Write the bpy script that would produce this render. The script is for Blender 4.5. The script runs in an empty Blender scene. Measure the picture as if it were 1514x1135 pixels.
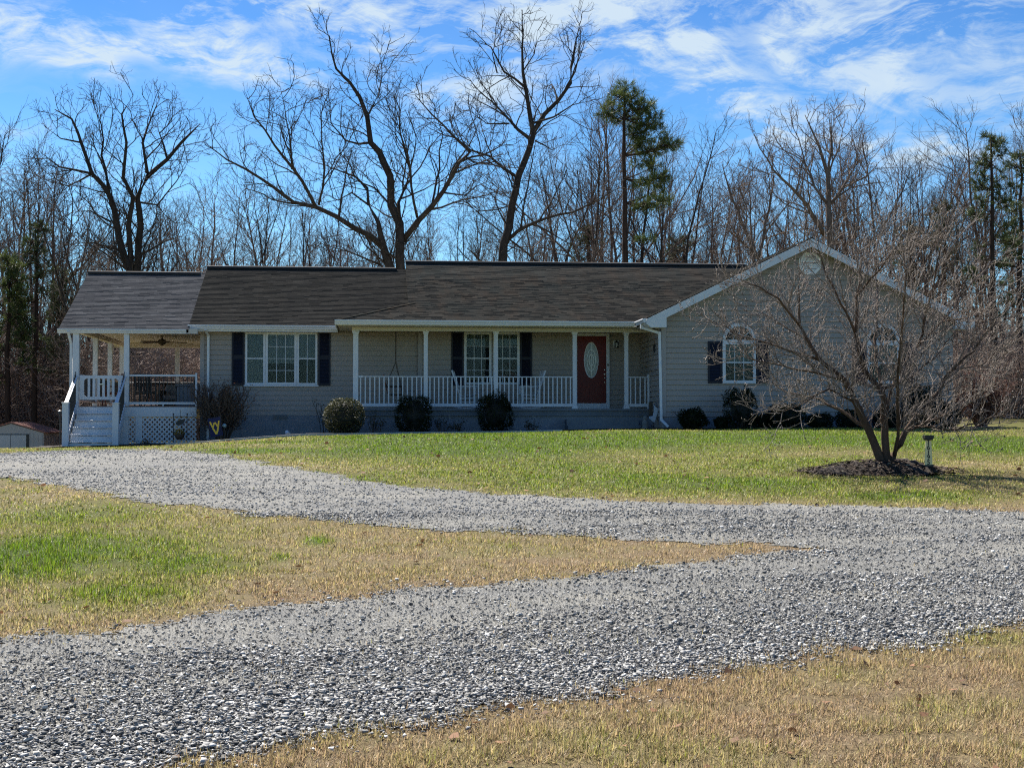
import bpy, math, random
import numpy as np
R=math.radians
scene=bpy.context.scene
COL=scene.collection
rs=np.random.RandomState(11)
# ---------------------------------------------------------------- camera model
F=2150.; W,H=1514,1135
TH=R(5.23); PH=R(1.665); EYE=np.array([0,0,1.6])
FW=np.array([math.sin(TH)*math.cos(PH),math.cos(TH)*math.cos(PH),math.sin(PH)])
RT=np.array([math.cos(TH),-math.sin(TH),0.]); UP=np.cross(RT,FW)
def ray(px,py): return FW+RT*(px-W/2)/F-UP*(py-H/2)/F
def P(px,py,Y):
    d=ray(px,py); return EYE+d*(Y/d[1])
def PX(px,Y): return float(P(px,600,Y)[0])
def PZ(py,Y,px=800): return float(P(px,py,Y)[2])
cam=bpy.data.cameras.new('camera'); co=bpy.data.objects.new('camera',cam); COL.objects.link(co)
cam.sensor_width=36; cam.lens=36*F/W; cam.clip_end=2000; cam.clip_start=.1
co.location=EYE; co.rotation_euler=(math.pi/2+PH,0,-TH); scene.camera=co
# ---------------------------------------------------------------- ground
def sst(a,b,x):
    t=np.clip((x-a)/(b-a),0,1); return t*t*(3-2*t)
CX=[-14,-9,-5.2,-2,2,6,10,30]; CZ=[.98,.99,1.09,1.33,1.38,1.47,1.52,1.56]
def gz(X,Y):
    X=np.asarray(X,float); Y=np.asarray(Y,float)
    cap=np.interp(X,CX,CZ); a=.05*Y-.3; k=.1
    h=np.clip(.5+.5*(cap-a)/k,0,1)
    z=cap*(1-h)+a*h-k*h*(1-h)
    z=z-1.75*sst(-9.6,-14,X)*sst(38,58,Y)
    z=z+.028*np.clip(Y-47,0,60)*sst(2,12,X)+.012*np.clip(Y-60,0,80)*(1-sst(2,12,X))
    z=z+.02*np.sin(X*.9+Y*.5)*np.sin(Y*.7-X*.3)*sst(45,38,Y)
    return z
def G(px,py):
    d=ray(px,py); lo,hi=4.,90.
    f=lambda Y:(EYE+d*(Y/d[1]))
    y=lo; prev=lo
    while y<hi:
        p=f(y)
        if p[2]<gz(p[0],y): break
        prev=y; y+=.25
    a,b=prev,y
    for _ in range(20):
        m=(a+b)/2; p=f(m)
        if p[2]<gz(p[0],m): b=m
        else: a=m
    return f(b)
# ---------------------------------------------------------------- noise
_L=rs.rand(256,256)
def vn(x,y,s=1.,o=0.):
    x=np.asarray(x)*s+o+137.3; y=np.asarray(y)*s+o*1.7+91.7
    xi=np.floor(x).astype(int); yi=np.floor(y).astype(int); fx=x-xi; fy=y-yi
    fx=fx*fx*(3-2*fx); fy=fy*fy*(3-2*fy)
    g=lambda a,b:_L[a%256,b%256]
    return (g(xi,yi)*(1-fx)+g(xi+1,yi)*fx)*(1-fy)+(g(xi,yi+1)*(1-fx)+g(xi+1,yi+1)*fx)*fy
def fbm(x,y,s=1.,o=0.,n=4):
    v=0;a=.5
    for i in range(n):
        v=v+a*vn(x,y,s*2**i,o+i*17.1); a*=.5
    return v/(1-.5**n)
# ---------------------------------------------------------------- materials
def newmat(name):
    m=bpy.data.materials.new(name); m.use_nodes=True
    nt=m.node_tree; b=nt.nodes['Principled BSDF']; return m,nt,b
def mixc(nt,fac,a,b,blend='MIX'):
    n=nt.nodes.new('ShaderNodeMix'); n.data_type='RGBA'; n.blend_type=blend
    for s,v in ((0,fac),(6,a),(7,b)):
        if isinstance(v,(int,float)): n.inputs[s].default_value=v
        elif isinstance(v,tuple): n.inputs[s].default_value=(*v,1) if len(v)==3 else v
        else: nt.links.new(v,n.inputs[s])
    return n.outputs[2]
def texco(nt,kind='Object',scale=(1,1,1)):
    t=nt.nodes.new('ShaderNodeTexCoord'); m=nt.nodes.new('ShaderNodeMapping'); m.inputs['Scale'].default_value=scale
    nt.links.new(t.outputs[kind],m.inputs[0]); return m.outputs[0]
def noise(nt,vec,scale,detail=4,rough=.6):
    n=nt.nodes.new('ShaderNodeTexNoise'); n.inputs['Scale'].default_value=scale; n.inputs['Detail'].default_value=detail
    n.inputs['Roughness'].default_value=rough; nt.links.new(vec,n.inputs['Vector']); return n.outputs['Fac']
def ramp(nt,fac,*st):
    r=nt.nodes.new('ShaderNodeValToRGB'); e=r.color_ramp.elements
    while len(e)<len(st): e.new(.5)
    for q,(p,c) in zip(e,st):
        q.position=p; q.color=(c,c,c,1) if isinstance(c,(int,float)) else (*c,1)
    nt.links.new(fac,r.inputs[0]); return r.outputs[0]
def bump(nt,b,h,strength=.3,dist=.01):
    n=nt.nodes.new('ShaderNodeBump'); n.inputs['Strength'].default_value=strength; n.inputs['Distance'].default_value=dist
    nt.links.new(h,n.inputs['Height']); nt.links.new(n.outputs[0],b.inputs['Normal'])
def mathn(nt,op,a,b=None,c=None):
    n=nt.nodes.new('ShaderNodeMath'); n.operation=op
    for i,v in enumerate((a,b,c)):
        if v is None: continue
        if isinstance(v,(int,float)): n.inputs[i].default_value=v
        else: nt.links.new(v,n.inputs[i])
    return n.outputs[0]
def mat(name,c1,c2=None,rough=.6,scale=3.,bs=.0,bd=.005,stretch=(1,1,1),spec=.4,metal=0,bscale=None):
    m,nt,b=newmat(name)
    c2=c2 or tuple(x*.82 for x in c1)
    v=texco(nt,'Object',stretch); n=noise(nt,v,scale,5)
    f=ramp(nt,n,(.3,0.),(.7,1.))
    nt.links.new(mixc(nt,f,c1,c2),b.inputs['Base Color'])
    b.inputs['Roughness'].default_value=rough; b.inputs['Specular IOR Level'].default_value=spec; b.inputs['Metallic'].default_value=metal
    if bs: bump(nt,b,noise(nt,v,bscale or scale*8,5),bs,bd)
    return m
def attr_mat(name,stops,rough=.8,attr='tint',jit=None,spec=.25,trans=0):
    m,nt,b=newmat(name)
    a=nt.nodes.new('ShaderNodeAttribute'); a.attribute_name=attr
    c=ramp(nt,a.outputs['Fac'],*stops)
    g=nt.nodes.new('ShaderNodeNewGeometry')
    if jit:
        f=ramp(nt,g.outputs['Random Per Island'],(0,jit[0]),(1,jit[1]))
        c=mixc(nt,1.,c,f,'MULTIPLY')
    nt.links.new(c,b.inputs['Base Color']); b.inputs['Roughness'].default_value=rough; b.inputs['Specular IOR Level'].default_value=spec
    if trans:
        t=nt.nodes.new('ShaderNodeBsdfTranslucent'); nt.links.new(c,t.inputs['Color'])
        mx=nt.nodes.new('ShaderNodeMixShader'); mx.inputs[0].default_value=trans
        nt.links.new(b.outputs[0],mx.inputs[1]); nt.links.new(t.outputs[0],mx.inputs[2])
        nt.links.new(mx.outputs[0],nt.nodes['Material Output'].inputs['Surface'])
    return m
M={}
M['white']=mat('white_paint',(.70,.71,.72),(.60,.61,.63),.45,2.5,.08,.002)
M['vent']=mat('bright_vent_paint',(.88,.88,.88),(.80,.80,.80),.5,2)
M['cream']=mat('cream_soffit',(.62,.57,.48),(.55,.50,.42),.6,2)
M['gutter']=mat('white_gutter',(.72,.73,.74),(.62,.63,.65),.3,3,stretch=(.3,1,1))
M['trimtaupe']=mat('taupe_trim',(.36,.32,.30),(.31,.28,.26),.5,2)
M['black']=mat('black_metal',(.02,.02,.022),(.03,.03,.03),.45,4)
M['navy']=mat('dark_shutter',(.008,.009,.018),(.012,.013,.026),.5,3,spec=.3)
M['door']=mat('red_door_paint',(.145,.008,.005),(.11,.006,.004),.4,3,spec=.25)
M['brass']=mat('satin_nickel',(.55,.52,.46),(.4,.38,.33),.3,4,metal=.9)
M['darkwood']=mat('dark_wood',(.06,.035,.02),(.03,.018,.012),.6,8,.2)
M['redwood']=mat('red_brown_wood',(.20,.065,.035),(.13,.04,.022),.6,8,.2)
M['deckwood']=mat('deck_boards',(.22,.12,.08),(.15,.085,.06),.7,6,.2,stretch=(1,6,1))
M['porchgrey']=mat('porch_grey_paint',(.17,.18,.19),(.13,.14,.15),.7,3,.1)
M['concrete']=mat('foundation_block',(.25,.26,.28),(.19,.20,.215),.9,4,.4,.01)
M['path']=mat('pale_concrete',(.50,.45,.36),(.38,.34,.27),.9,5,.4,.01)
M['curtain']=mat('pale_curtain',(.50,.52,.52),(.36,.38,.38),.9,1.5,stretch=(8,1,.3))
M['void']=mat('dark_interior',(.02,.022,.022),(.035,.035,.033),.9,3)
M['cushion']=mat('grey_cushion',(.20,.20,.21),(.16,.16,.17),.9,6)
M['wicker']=mat('dark_wicker',(.10,.075,.05),(.05,.038,.027),.8,30)
M['stone']=mat('grey_stone',(.22,.21,.19),(.13,.13,.12),.9,12,.5)
M['shedwall']=mat('shed_metal',(.48,.46,.43),(.40,.385,.36),.5,1.5)
M['sheddoor']=mat('shed_door_metal',(.52,.54,.54),(.45,.47,.47),.45,1.5)
M['shedroof']=mat('rusty_roof',(.42,.19,.13),(.30,.15,.11),.8,3,.2)
M['mulch']=mat('dark_mulch',(.045,.03,.02),(.018,.012,.009),.95,14,.9,.03)
M['terracotta']=mat('pot_brown',(.12,.07,.045),(.08,.05,.035),.8,6)
M['flag']=mat('blue_flag_cloth',(.015,.022,.09),(.012,.018,.07),.8,5)
M['gold']=mat('gold_print',(.80,.55,.06),(.72,.48,.05),.7,5)
M['signface']=mat('cream_sign_face',(.95,.82,.42),(.90,.76,.38),.5,6)
M['whitecloth']=mat('white_plastic',(.60,.66,.72),(.5,.56,.62),.5,4)
def glassmat():
    m,nt,b=newmat('window_glass')
    b.inputs['Base Color'].default_value=(.02,.025,.03,1); b.inputs['Roughness'].default_value=.02
    b.inputs['Specular IOR Level'].default_value=.9
    t=nt.nodes.new('ShaderNodeBsdfTransparent'); t.inputs[0].default_value=(.85,.9,.9,1)
    fr=nt.nodes.new('ShaderNodeFresnel'); fr.inputs[0].default_value=1.6
    v=texco(nt,'Object'); n=noise(nt,v,1.6,2); bump(nt,b,n,.08,.02)
    f=mathn(nt,'ADD',fr.outputs[0],.10)
    mx=nt.nodes.new('ShaderNodeMixShader'); nt.links.new(f,mx.inputs[0])
    nt.links.new(t.outputs[0],mx.inputs[1]); nt.links.new(b.outputs[0],mx.inputs[2])
    nt.links.new(mx.outputs[0],nt.nodes['Material Output'].inputs['Surface']); return m
M['glass']=glassmat()
def sidingmat():
    m,nt,b=newmat('vinyl_siding')
    v=texco(nt,'Object'); n=noise(nt,texco(nt,'Object',(.25,.25,3)),2.2,5)
    c=mixc(nt,ramp(nt,n,(.3,0.),(.7,1.)),(.375,.325,.285),(.335,.29,.255))
    n2=noise(nt,v,.7,4)
    c=mixc(nt,ramp(nt,n2,(.35,0.),(.75,.35)),c,(.27,.235,.21))
    nt.links.new(c,b.inputs['Base Color']); b.inputs['Roughness'].default_value=.55; b.inputs['Specular IOR Level'].default_value=.3
    bump(nt,b,noise(nt,texco(nt,'Object',(.5,.5,30)),8,3),.12,.003)
    return m
M['siding']=sidingmat()
def shingle(name,cols,blot,gran=.5):
    # colour per tab (brick cells) + broad blotches
    m,nt,b=newmat(name)
    a=nt.nodes.new('ShaderNodeAttribute'); a.attribute_name='tint'
    c=ramp(nt,a.outputs['Fac'],*cols)
    v=texco(nt,'Object')
    n=noise(nt,texco(nt,'Object',(.7,.35,.35)),1.3,5,.62)
    c=mixc(nt,ramp(nt,n,(.45,0.),(.66,.55)),c,blot[0])
    n=noise(nt,texco(nt,'Object',(1.1,.3,.3)),1.9,5,.6)
    c=mixc(nt,ramp(nt,n,(.5,0.),(.72,.45)),c,blot[1])
    g=noise(nt,v,55,3,.8)
    c=mixc(nt,1.,c,ramp(nt,g,(.25,1-gran),(.75,1+gran*.6)),'MULTIPLY')
    nt.links.new(c,b.inputs['Base Color']); b.inputs['Roughness'].default_value=1.; b.inputs['Specular IOR Level'].default_value=0.
    bump(nt,b,noise(nt,v,90,3,.8),.5,.006)
    return m
M['roof_old']=shingle('old_brown_shingle',((0,(.024,.023,.021)),(.5,(.039,.038,.035)),(1,(.060,.058,.053))),((.028,.028,.027),(.046,.043,.038)))
M['roof_main']=shingle('weathered_mixed_shingle',((0,(.034,.033,.029)),(.5,(.055,.052,.046)),(1,(.084,.080,.071))),((.042,.050,.048),(.088,.064,.048)))
M['roof_new']=shingle('grey_shingle',((0,(.048,.049,.052)),(.5,(.080,.082,.086)),(1,(.130,.132,.137))),((.062,.063,.068),(.105,.106,.11)))
def bark(name,c1,c2,sc=6):
    return mat(name,c1,c2,.95,sc,.8,.02,stretch=(1,1,.35),spec=.1)
M['bark']=bark('dark_oak_bark',(.075,.062,.05),(.035,.029,.024))
M['bark_grey']=bark('grey_bark',(.22,.172,.135),(.11,.084,.066))
M['bark_trunk']=bark('lawn_tree_bark',(.13,.09,.065),(.055,.038,.028))
M['bark_brown']=bark('brown_bark',(.19,.145,.115),(.09,.065,.052))
M['bark_red']=bark('reddish_bark',(.20,.11,.09),(.11,.06,.05))
M['bark_mag']=bark('smooth_pale_bark',(.25,.215,.19),(.12,.10,.088))
M['twig_pale']=bark('pale_twig',(.36,.31,.27),(.20,.165,.14))
M['bark_pine']=bark('pine_bark',(.075,.05,.036),(.035,.024,.019))
M['needle']=attr_mat('pine_needles',((0,(.045,.075,.022)),(1,(.14,.17,.05))),.6,jit=((.6,.6,.6),(1.3,1.3,1.2)),trans=.3)
M['needle2']=attr_mat('olive_needles',((0,(.04,.06,.025)),(1,(.11,.135,.05))),.6,jit=((.6,.6,.6),(1.3,1.3,1.2)),trans=.2)
M['box']=attr_mat('evergreen_leaves',((0,(.008,.014,.006)),(1,(.026,.036,.012))),.7,jit=((.5,.5,.5),(1.4,1.4,1.2)),spec=.12,trans=.1)
M['box2']=attr_mat('yellowish_leaves',((0,(.03,.04,.015)),(1,(.13,.12,.05))),.6,jit=((.5,.5,.5),(1.4,1.4,1.3)),spec=.2,trans=.25)
M['leafred']=attr_mat('russet_leaves',((0,(.05,.02,.012)),(1,(.14,.06,.035))),.7,jit=((.5,.5,.5),(1.4,1.4,1.3)),trans=.2)
M['flower']=attr_mat('flower_mix',((0,(.05,.12,.02)),(.5,(.35,.25,.03)),(1,(.5,.18,.02))),.7,jit=((.6,.6,.6),(1.2,1.2,1.2)))
M['leaf']=attr_mat('fallen_leaf',((0,(.10,.05,.025)),(1,(.30,.17,.09))),.8,jit=((.6,.6,.6),(1.3,1.2,1.2)),trans=.15)
M['grass']=attr_mat('grass_blade',((0,(.13,.225,.012)),(.32,(.24,.27,.045)),(.6,(.39,.335,.15)),(1,(.39,.285,.18))),.58,jit=((.22,.21,.18),(1.85,1.8,1.7)),trans=.38,spec=.25)
M['gravelstone']=attr_mat('gravel_stone',((0,(.06,.06,.06)),(.35,(.22,.217,.208)),(.8,(.46,.45,.425)),(1,(.64,.62,.56))),.85,jit=((.65,.65,.65),(1.3,1.3,1.3)))
# ---------------------------------------------------------------- object helpers
def T(o,label=None,cat=None,group=None,kind=None):
    if label: o['label']=label
    if cat: o['category']=cat
    if group: o['group']=group
    if kind: o['kind']=kind
    return o
def thing(name,label,cat,loc,group=None):
    o=bpy.data.objects.new(name,None); COL.objects.link(o); o.location=tuple(float(v) for v in loc); o.empty_display_size=.2
    return T(o,label,cat,group)
def wloc(o):
    v=np.zeros(3)
    while o: v=v+np.array(o.location); o=o.parent
    return v
def np_mesh(name,V,Fs,m,parent=None,smooth=False,attrs=None):
    V=np.asarray(V,float).reshape(-1,3)
    if parent is not None: V=V-wloc(parent)
    Fs=[np.asarray(f,dtype=np.int32) for f in (Fs if isinstance(Fs,list) else [Fs]) if len(f)]
    me=bpy.data.meshes.new(name); me.vertices.add(len(V)); me.vertices.foreach_set('co',V.ravel())
    nl=sum(f.size for f in Fs); npoly=sum(len(f) for f in Fs)
    me.loops.add(nl); me.loops.foreach_set('vertex_index',np.concatenate([f.ravel() for f in Fs]))
    me.polygons.add(npoly)
    tot=np.concatenate([np.full(len(f),f.shape[1],np.int32) for f in Fs]); st=np.concatenate([[0],np.cumsum(tot)[:-1]]).astype(np.int32)
    me.polygons.foreach_set('loop_start',st); me.polygons.foreach_set('loop_total',tot)
    if smooth: me.polygons.foreach_set('use_smooth',np.ones(npoly,bool))
    if attrs:
        for k,(dom,val) in attrs.items():
            a=me.attributes.new(k,'FLOAT',dom); a.data.foreach_set('value',np.asarray(val,np.float32))
    me.update(calc_edges=True); me.validate()
    me.materials.append(m)
    o=bpy.data.objects.new(name,me); COL.objects.link(o); o.parent=parent; return o
class MB:
    def __init__(s): s.v=[]; s.f=[]; s.n=0; s.t=[]
    def add(s,V,Fs,t=None):
        V=[tuple(float(c) for c in v) for v in V]; s.v+=V
        for f in Fs: s.f.append([i+s.n for i in f]); s.t.append(t if t is not None else 0.)
        s.n+=len(V); return s
    def box(s,x0,x1,y0,y1,z0,z1):
        V=[(x,y,z) for z in (z0,z1) for y in (y0,y1) for x in (x0,x1)]
        return s.add(V,[(0,2,3,1),(4,5,7,6),(0,1,5,4),(2,6,7,3),(0,4,6,2),(1,3,7,5)])
    def bar(s,a,b,w,h=None,up=(0,0,1)):
        h=h or w; a=np.array(a,float); b=np.array(b,float); d=b-a; d/=np.linalg.norm(d); u=np.array(up,float)
        if abs(d@u)>.98: u=np.array([0,1.,0])
        r=np.cross(d,u); r/=np.linalg.norm(r); u=np.cross(r,d)
        V=[p+r*w/2*i+u*h/2*j for p in (a,b) for j in (-1,1) for i in (-1,1)]
        return s.add(V,[(0,1,3,2),(4,6,7,5),(0,4,5,1),(2,3,7,6),(0,2,6,4),(1,5,7,3)])
    def tube(s,pts,rad,n=8,cap=True):
        pts=[np.array(p,float) for p in pts]; rad=rad if hasattr(rad,'__len__') else [rad]*len(pts)
        V=[];K=len(pts)
        for i,p in enumerate(pts):
            d=pts[min(i+1,K-1)]-pts[max(i-1,0)]; d/=np.linalg.norm(d)+1e-9
            u=np.array([0,0,1.]) if abs(d[2])<.9 else np.array([1.,0,0])
            r=np.cross(d,u); r/=np.linalg.norm(r); u=np.cross(r,d)
            for k in range(n):
                a=2*math.pi*k/n; V.append(p+(r*math.cos(a)+u*math.sin(a))*rad[i])
        Fs=[(i*n+k,i*n+(k+1)%n,(i+1)*n+(k+1)%n,(i+1)*n+k) for i in range(K-1) for k in range(n)]
        if cap: Fs+=[tuple(range(n))[::-1],tuple(range((K-1)*n,K*n))]
        return s.add(V,Fs)
    def lathe(s,c,prof,n=16):
        V=[];c=np.array(c,float)
        for r,z in prof:
            for k in range(n):
                a=2*math.pi*k/n; V.append(c+np.array([r*math.cos(a),r*math.sin(a),z]))
        K=len(prof)
        Fs=[(i*n+k,i*n+(k+1)%n,(i+1)*n+(k+1)%n,(i+1)*n+k) for i in range(K-1) for k in range(n)]
        Fs+=[tuple(range(n))[::-1],tuple(range((K-1)*n,K*n))]
        return s.add(V,Fs)
    def prism(s,poly,y0,y1):     # polygon in XZ pushed along Y
        n=len(poly); V=[(x,y0,z) for x,z in poly]+[(x,y1,z) for x,z in poly]
        return s.add(V,[tuple(range(n)),tuple(range(n,2*n))[::-1]]+[(i,i+n,(i+1)%n+n,(i+1)%n) for i in range(n)])
    def prismx(s,poly,x0,x1):    # polygon in YZ pushed along X
        n=len(poly); V=[(x0,y,z) for y,z in poly]+[(x1,y,z) for y,z in poly]
        return s.add(V,[tuple(range(n)),tuple(range(n,2*n))[::-1]]+[(i,i+n,(i+1)%n+n,(i+1)%n) for i in range(n)])
    def build(s,name,m,parent=None,bevel=0,smooth=False,tint=False):
        off=wloc(parent) if parent is not None else np.zeros(3)
        me=bpy.data.meshes.new(name); me.from_pydata([tuple(np.array(v)-off) for v in s.v],[],s.f)
        if tint:
            a=me.attributes.new('tint','FLOAT','FACE'); a.data.foreach_set('value',np.array(s.t,np.float32))
        import bmesh
        bm=bmesh.new(); bm.from_mesh(me); bmesh.ops.recalc_face_normals(bm,faces=bm.faces); bm.to_mesh(me); bm.free()
        if smooth: me.polygons.foreach_set('use_smooth',[True]*len(me.polygons))
        me.materials.append(m); o=bpy.data.objects.new(name,me); COL.objects.link(o); o.parent=parent
        if bevel:
            b=o.modifiers.new('bevel','BEVEL'); b.width=bevel; b.segments=2; b.limit_method='ANGLE'
        return o
def copy_tree(o,loc,rz=None,label=None,group=None):
    r=o.copy(); COL.objects.link(r); r.location=tuple(float(v) for v in loc)
    if rz is not None: r.rotation_euler[2]=rz
    if label: r['label']=label
    if group: r['group']=group
    for ch in list(o.children):
        c=ch.copy(); COL.objects.link(c); c.parent=r
        for g in list(ch.children):
            d=g.copy(); COL.objects.link(d); d.parent=c
    return r
# ================================================================ GROUND
FAR_EDGE=[(-250,668),(0,671),(100,666),(230,665),(300,668),(345,676),(400,688),(470,700),(560,715),(700,728),(850,738),(1000,744),(1150,747),(1300,750),(1514,757),(1750,764)]
NEAR_EDGE=[(1750,895),(1514,923),(1356,949),(1206,969),(1055,989),(905,1014),(754,1039),(652,1057),(452,1094),(300,1122),(180,1160),(-100,1240)]
ISL_TOP=[(-250,700),(0,706),(60,711),(125,723),(200,743),(300,749),(376,760),(502,772),(652,783),(760,785),(930,798),(1055,803),(1130,807),(1200,810)]
ISL_BOT=[(1155,817),(1055,831),(905,847),(754,859),(552,878),(402,897),(300,911),(150,931),(0,946),(-250,985)]
g2=lambda L:np.array([G(*p)[:2] for p in L])
BIG=g2(FAR_EDGE+NEAR_EDGE); BIG=np.vstack([BIG,[[-14,4.5],[-16,9.]]])
ISL=g2(ISL_TOP+ISL_BOT)
def inpoly(x,y,poly):
    x=np.asarray(x);y=np.asarray(y);r=np.zeros(x.shape,bool);n=len(poly)
    for i in range(n):
        x0,y0=poly[i];x1,y1=poly[(i+1)%n]
        if y0==y1: continue
        c=((y0>y)!=(y1>y))&(x<(x1-x0)*(y-y0)/(y1-y0)+x0); r^=c
    return r
def gravel(x,y,amp=1.):
    a=amp*(.24+.008*np.clip(y-8,0,30))
    xx=x+(fbm(x,y,2.3,3.,4)-.5)*a*2; yy=y+(fbm(x,y,2.3,40.,4)-.5)*a*2.6
    return inpoly(xx,yy,BIG)&~inpoly(xx,yy,ISL)
GREEN=[(60,815,300,50,1),(180,875,140,32,.9),(120,765,200,28,.7),(250,835,130,32,.9),(468,800,28,9,1),(415,825,18,8,.9),(620,655,110,9,1.2),(700,652,240,13,1.),
 (900,650,220,13,1.),(1150,650,300,13,.95),(1420,656,220,16,.9),(1100,715,260,22,.6),(1350,735,160,14,.7),(380,667,90,5,1),(560,668,160,7,.5),(900,690,400,25,.35),(1480,945,70,14,.5),(1250,1000,60,15,.3),
 (850,1100,90,14,.3),(1000,1060,50,12,.3),(600,850,50,10,.25),(1400,1050,80,20,.3)]
GW=[]
for px,py,rx,ry,s in GREEN:
    c=G(px,py); a=G(px,py-ry*.8) if py-ry*.8>637 else None; b=G(px,py+ry)
    r_y=max(abs(b[1]-c[1]),abs(a[1]-c[1]) if a is not None else 0,.25); GW.append((c[0],c[1],rx/F*c[1],r_y,s))
def dry(x,y):
    x=np.asarray(x,float);y=np.asarray(y,float)
    g=np.zeros(x.shape)
    for cx,cy,rx,ry,s in GW:
        d=((x-cx)/rx)**2+((y-cy)/ry)**2; g=np.maximum(g,s*np.exp(-d*.9))
    base=.86-.34*sst(17,22,y)-.10*sst(33,38,y)
    n=fbm(x,y,.55,7.,4)-.5; n2=fbm(x,y,2.2,19.,3)-.5
    d=base-.78*g*(1+1.2*n2)+n*.5+n2*.5
    return np.clip(d,0,1)
# bare earth / mulch areas
HB=[(300,657),(365,656),(430,650),(500,644),(640,638),(760,636),(950,634.5),(1100,633.5),(1250,633),(1400,632.5)]
def lin(a,b,s): return list(np.arange(a,b,s))
def geo(a,b,s,k):
    L=[a]
    while L[-1]<b: L.append(L[-1]+s); s*=k
    return L
xs=[-x for x in geo(13.,320,.5,1.3)][::-1]+lin(-12.8,20,.14)+geo(20.,320,.4,1.3)
ys=[-40,-20,-8,-2,1,3]+lin(4.,14,.08)+lin(14,24,.11)+lin(24,46,.2)+geo(46.,420,.4,1.12)
def grid(xs,ys,dz=0,mask=None):
    X,Y=np.meshgrid(xs,ys); Z=gz(X,Y)+dz; nx=len(xs);ny=len(ys)
    I=np.arange(nx*ny).reshape(ny,nx); Fq=np.stack([I[:-1,:-1],I[:-1,1:],I[1:,1:],I[1:,:-1]],-1).reshape(-1,4)
    if mask is not None:
        cx=(X[:-1,:-1]+X[1:,1:])/2; cy=(Y[:-1,:-1]+Y[1:,1:])/2; Fq=Fq[mask(cx,cy).ravel()]
        used=np.unique(Fq); re=-np.ones(nx*ny,int); re[used]=np.arange(len(used)); Fq=re[Fq]
        V=np.stack([X,Y,Z],-1).reshape(-1,3)[used]
    else: V=np.stack([X,Y,Z],-1).reshape(-1,3)
    return V,Fq
def groundmat():
    m,nt,b=newmat('lawn_soil')
    a=nt.nodes.new('ShaderNodeAttribute'); a.attribute_name='tint'
    v=texco(nt,'Object'); n=noise(nt,v,7,5,.7); n2=noise(nt,texco(nt,'Object',(1,.6,1)),38,4,.8)
    f=mathn(nt,'ADD',a.outputs['Fac'],mathn(nt,'MULTIPLY',mathn(nt,'SUBTRACT',n,.5),.5))
    c=ramp(nt,f,(0,(.05,.075,.012)),(.35,(.10,.10,.026)),(.65,(.16,.13,.065)),(1,(.17,.125,.075)))
    c=mixc(nt,1.,c,ramp(nt,n2,(.25,(.45,.42,.4)),(.7,(1.35,1.35,1.3))),'MULTIPLY')
    w=nt.nodes.new('ShaderNodeAttribute'); w.attribute_name='woods'
    c=mixc(nt,w.outputs['Fac'],c,mixc(nt,n,(.13,.085,.055),(.24,.16,.10)))
    nt.links.new(c,b.inputs['Base Color']); b.inputs['Roughness'].default_value=.95; b.inputs['Specular IOR Level'].default_value=.1
    bump(nt,b,n2,.8,.03); return m
V,Fq=grid(xs,ys)
T(np_mesh('ground',V,[Fq],groundmat(),None,True,{'tint':('POINT',dry(V[:,0],V[:,1])),'woods':('POINT',sst(60,68,V[:,1]))}),kind='structure')
def gravelmat():
    m,nt,b=newmat('crushed_gravel')
    v=texco(nt,'Object')
    def vor(scale,feat='F1'):
        q=nt.nodes.new('ShaderNodeTexVoronoi'); q.inputs['Scale'].default_value=scale; q.feature=feat; nt.links.new(v,q.inputs['Vector']); return q
    def lum(q):
        sp=nt.nodes.new('ShaderNodeSeparateColor'); nt.links.new(q.outputs['Color'],sp.inputs[0]); return sp.outputs[0]
    a=vor(62); a2=vor(150)
    c=ramp(nt,lum(a),(0,(.055,.055,.053)),(.4,(.155,.155,.148)),(.75,(.33,.325,.305)),(1,(.55,.53,.48)))
    c2=ramp(nt,lum(a2),(0,(.11,.11,.106)),(.5,(.245,.242,.225)),(1,(.46,.45,.405)))
    fa=nt.nodes.new('ShaderNodeAttribute'); fa.attribute_name='fines'
    c=mixc(nt,ramp(nt,fa.outputs['Fac'],(.0,.2),(1.,.85)),c,c2)
    c=mixc(nt,1.,c,ramp(nt,noise(nt,texco(nt,'Object',(.3,1,1)),2.4,5),(.3,(.72,.74,.78)),(.7,(1.25,1.22,1.15))),'MULTIPLY')
    nt.links.new(c,b.inputs['Base Color']); b.inputs['Roughness'].default_value=.9; b.inputs['Specular IOR Level'].default_value=.2
    h=mathn(nt,'ADD',mathn(nt,'MULTIPLY',a.outputs['Distance'],-1.),mathn(nt,'MULTIPLY',a2.outputs['Distance'],-.6))
    bump(nt,b,h,1.,.02); return m
gx=lin(-17,21,.05); gy=lin(4.5,14,.035)+lin(14,24,.06)+lin(24,44,.12)
NE=g2(NEAR_EDGE)
def looseness(x,y):
    x=np.asarray(x);y=np.asarray(y); d=np.full(x.shape,1e3)
    for i in range(len(NE)-1):
        a,b=NE[i],NE[i+1]; ab=b-a; t=np.clip(((x-a[0])*ab[0]+(y-a[1])*ab[1])/(ab@ab),0,1); d=np.minimum(d,np.hypot(x-a[0]-t*ab[0],y-a[1]-t*ab[1]))
    tr=.5+.5*np.cos((d-1.05)*2*np.pi/1.9)*sst(5.5,4.,d)      # two worn wheel lines along the track
    n=np.clip((fbm(x*.35,y,1.1,55.,3)-.33)*3.2,0,1)
    return np.clip(.55*n+.75*sst(2.6,.5,d)-.35*tr*sst(.3,1.,d)+.05,0,1)
V,Fq=grid(gx,gy,.008,lambda x,y:gravel(x+rs.normal(0,.05,x.shape),y+rs.normal(0,.05,x.shape)))
T(np_mesh('gravel_driveway',V,[Fq],gravelmat(),None,True,{'fines':('POINT',1-looseness(V[:,0],V[:,1]))}),kind='structure')
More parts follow.
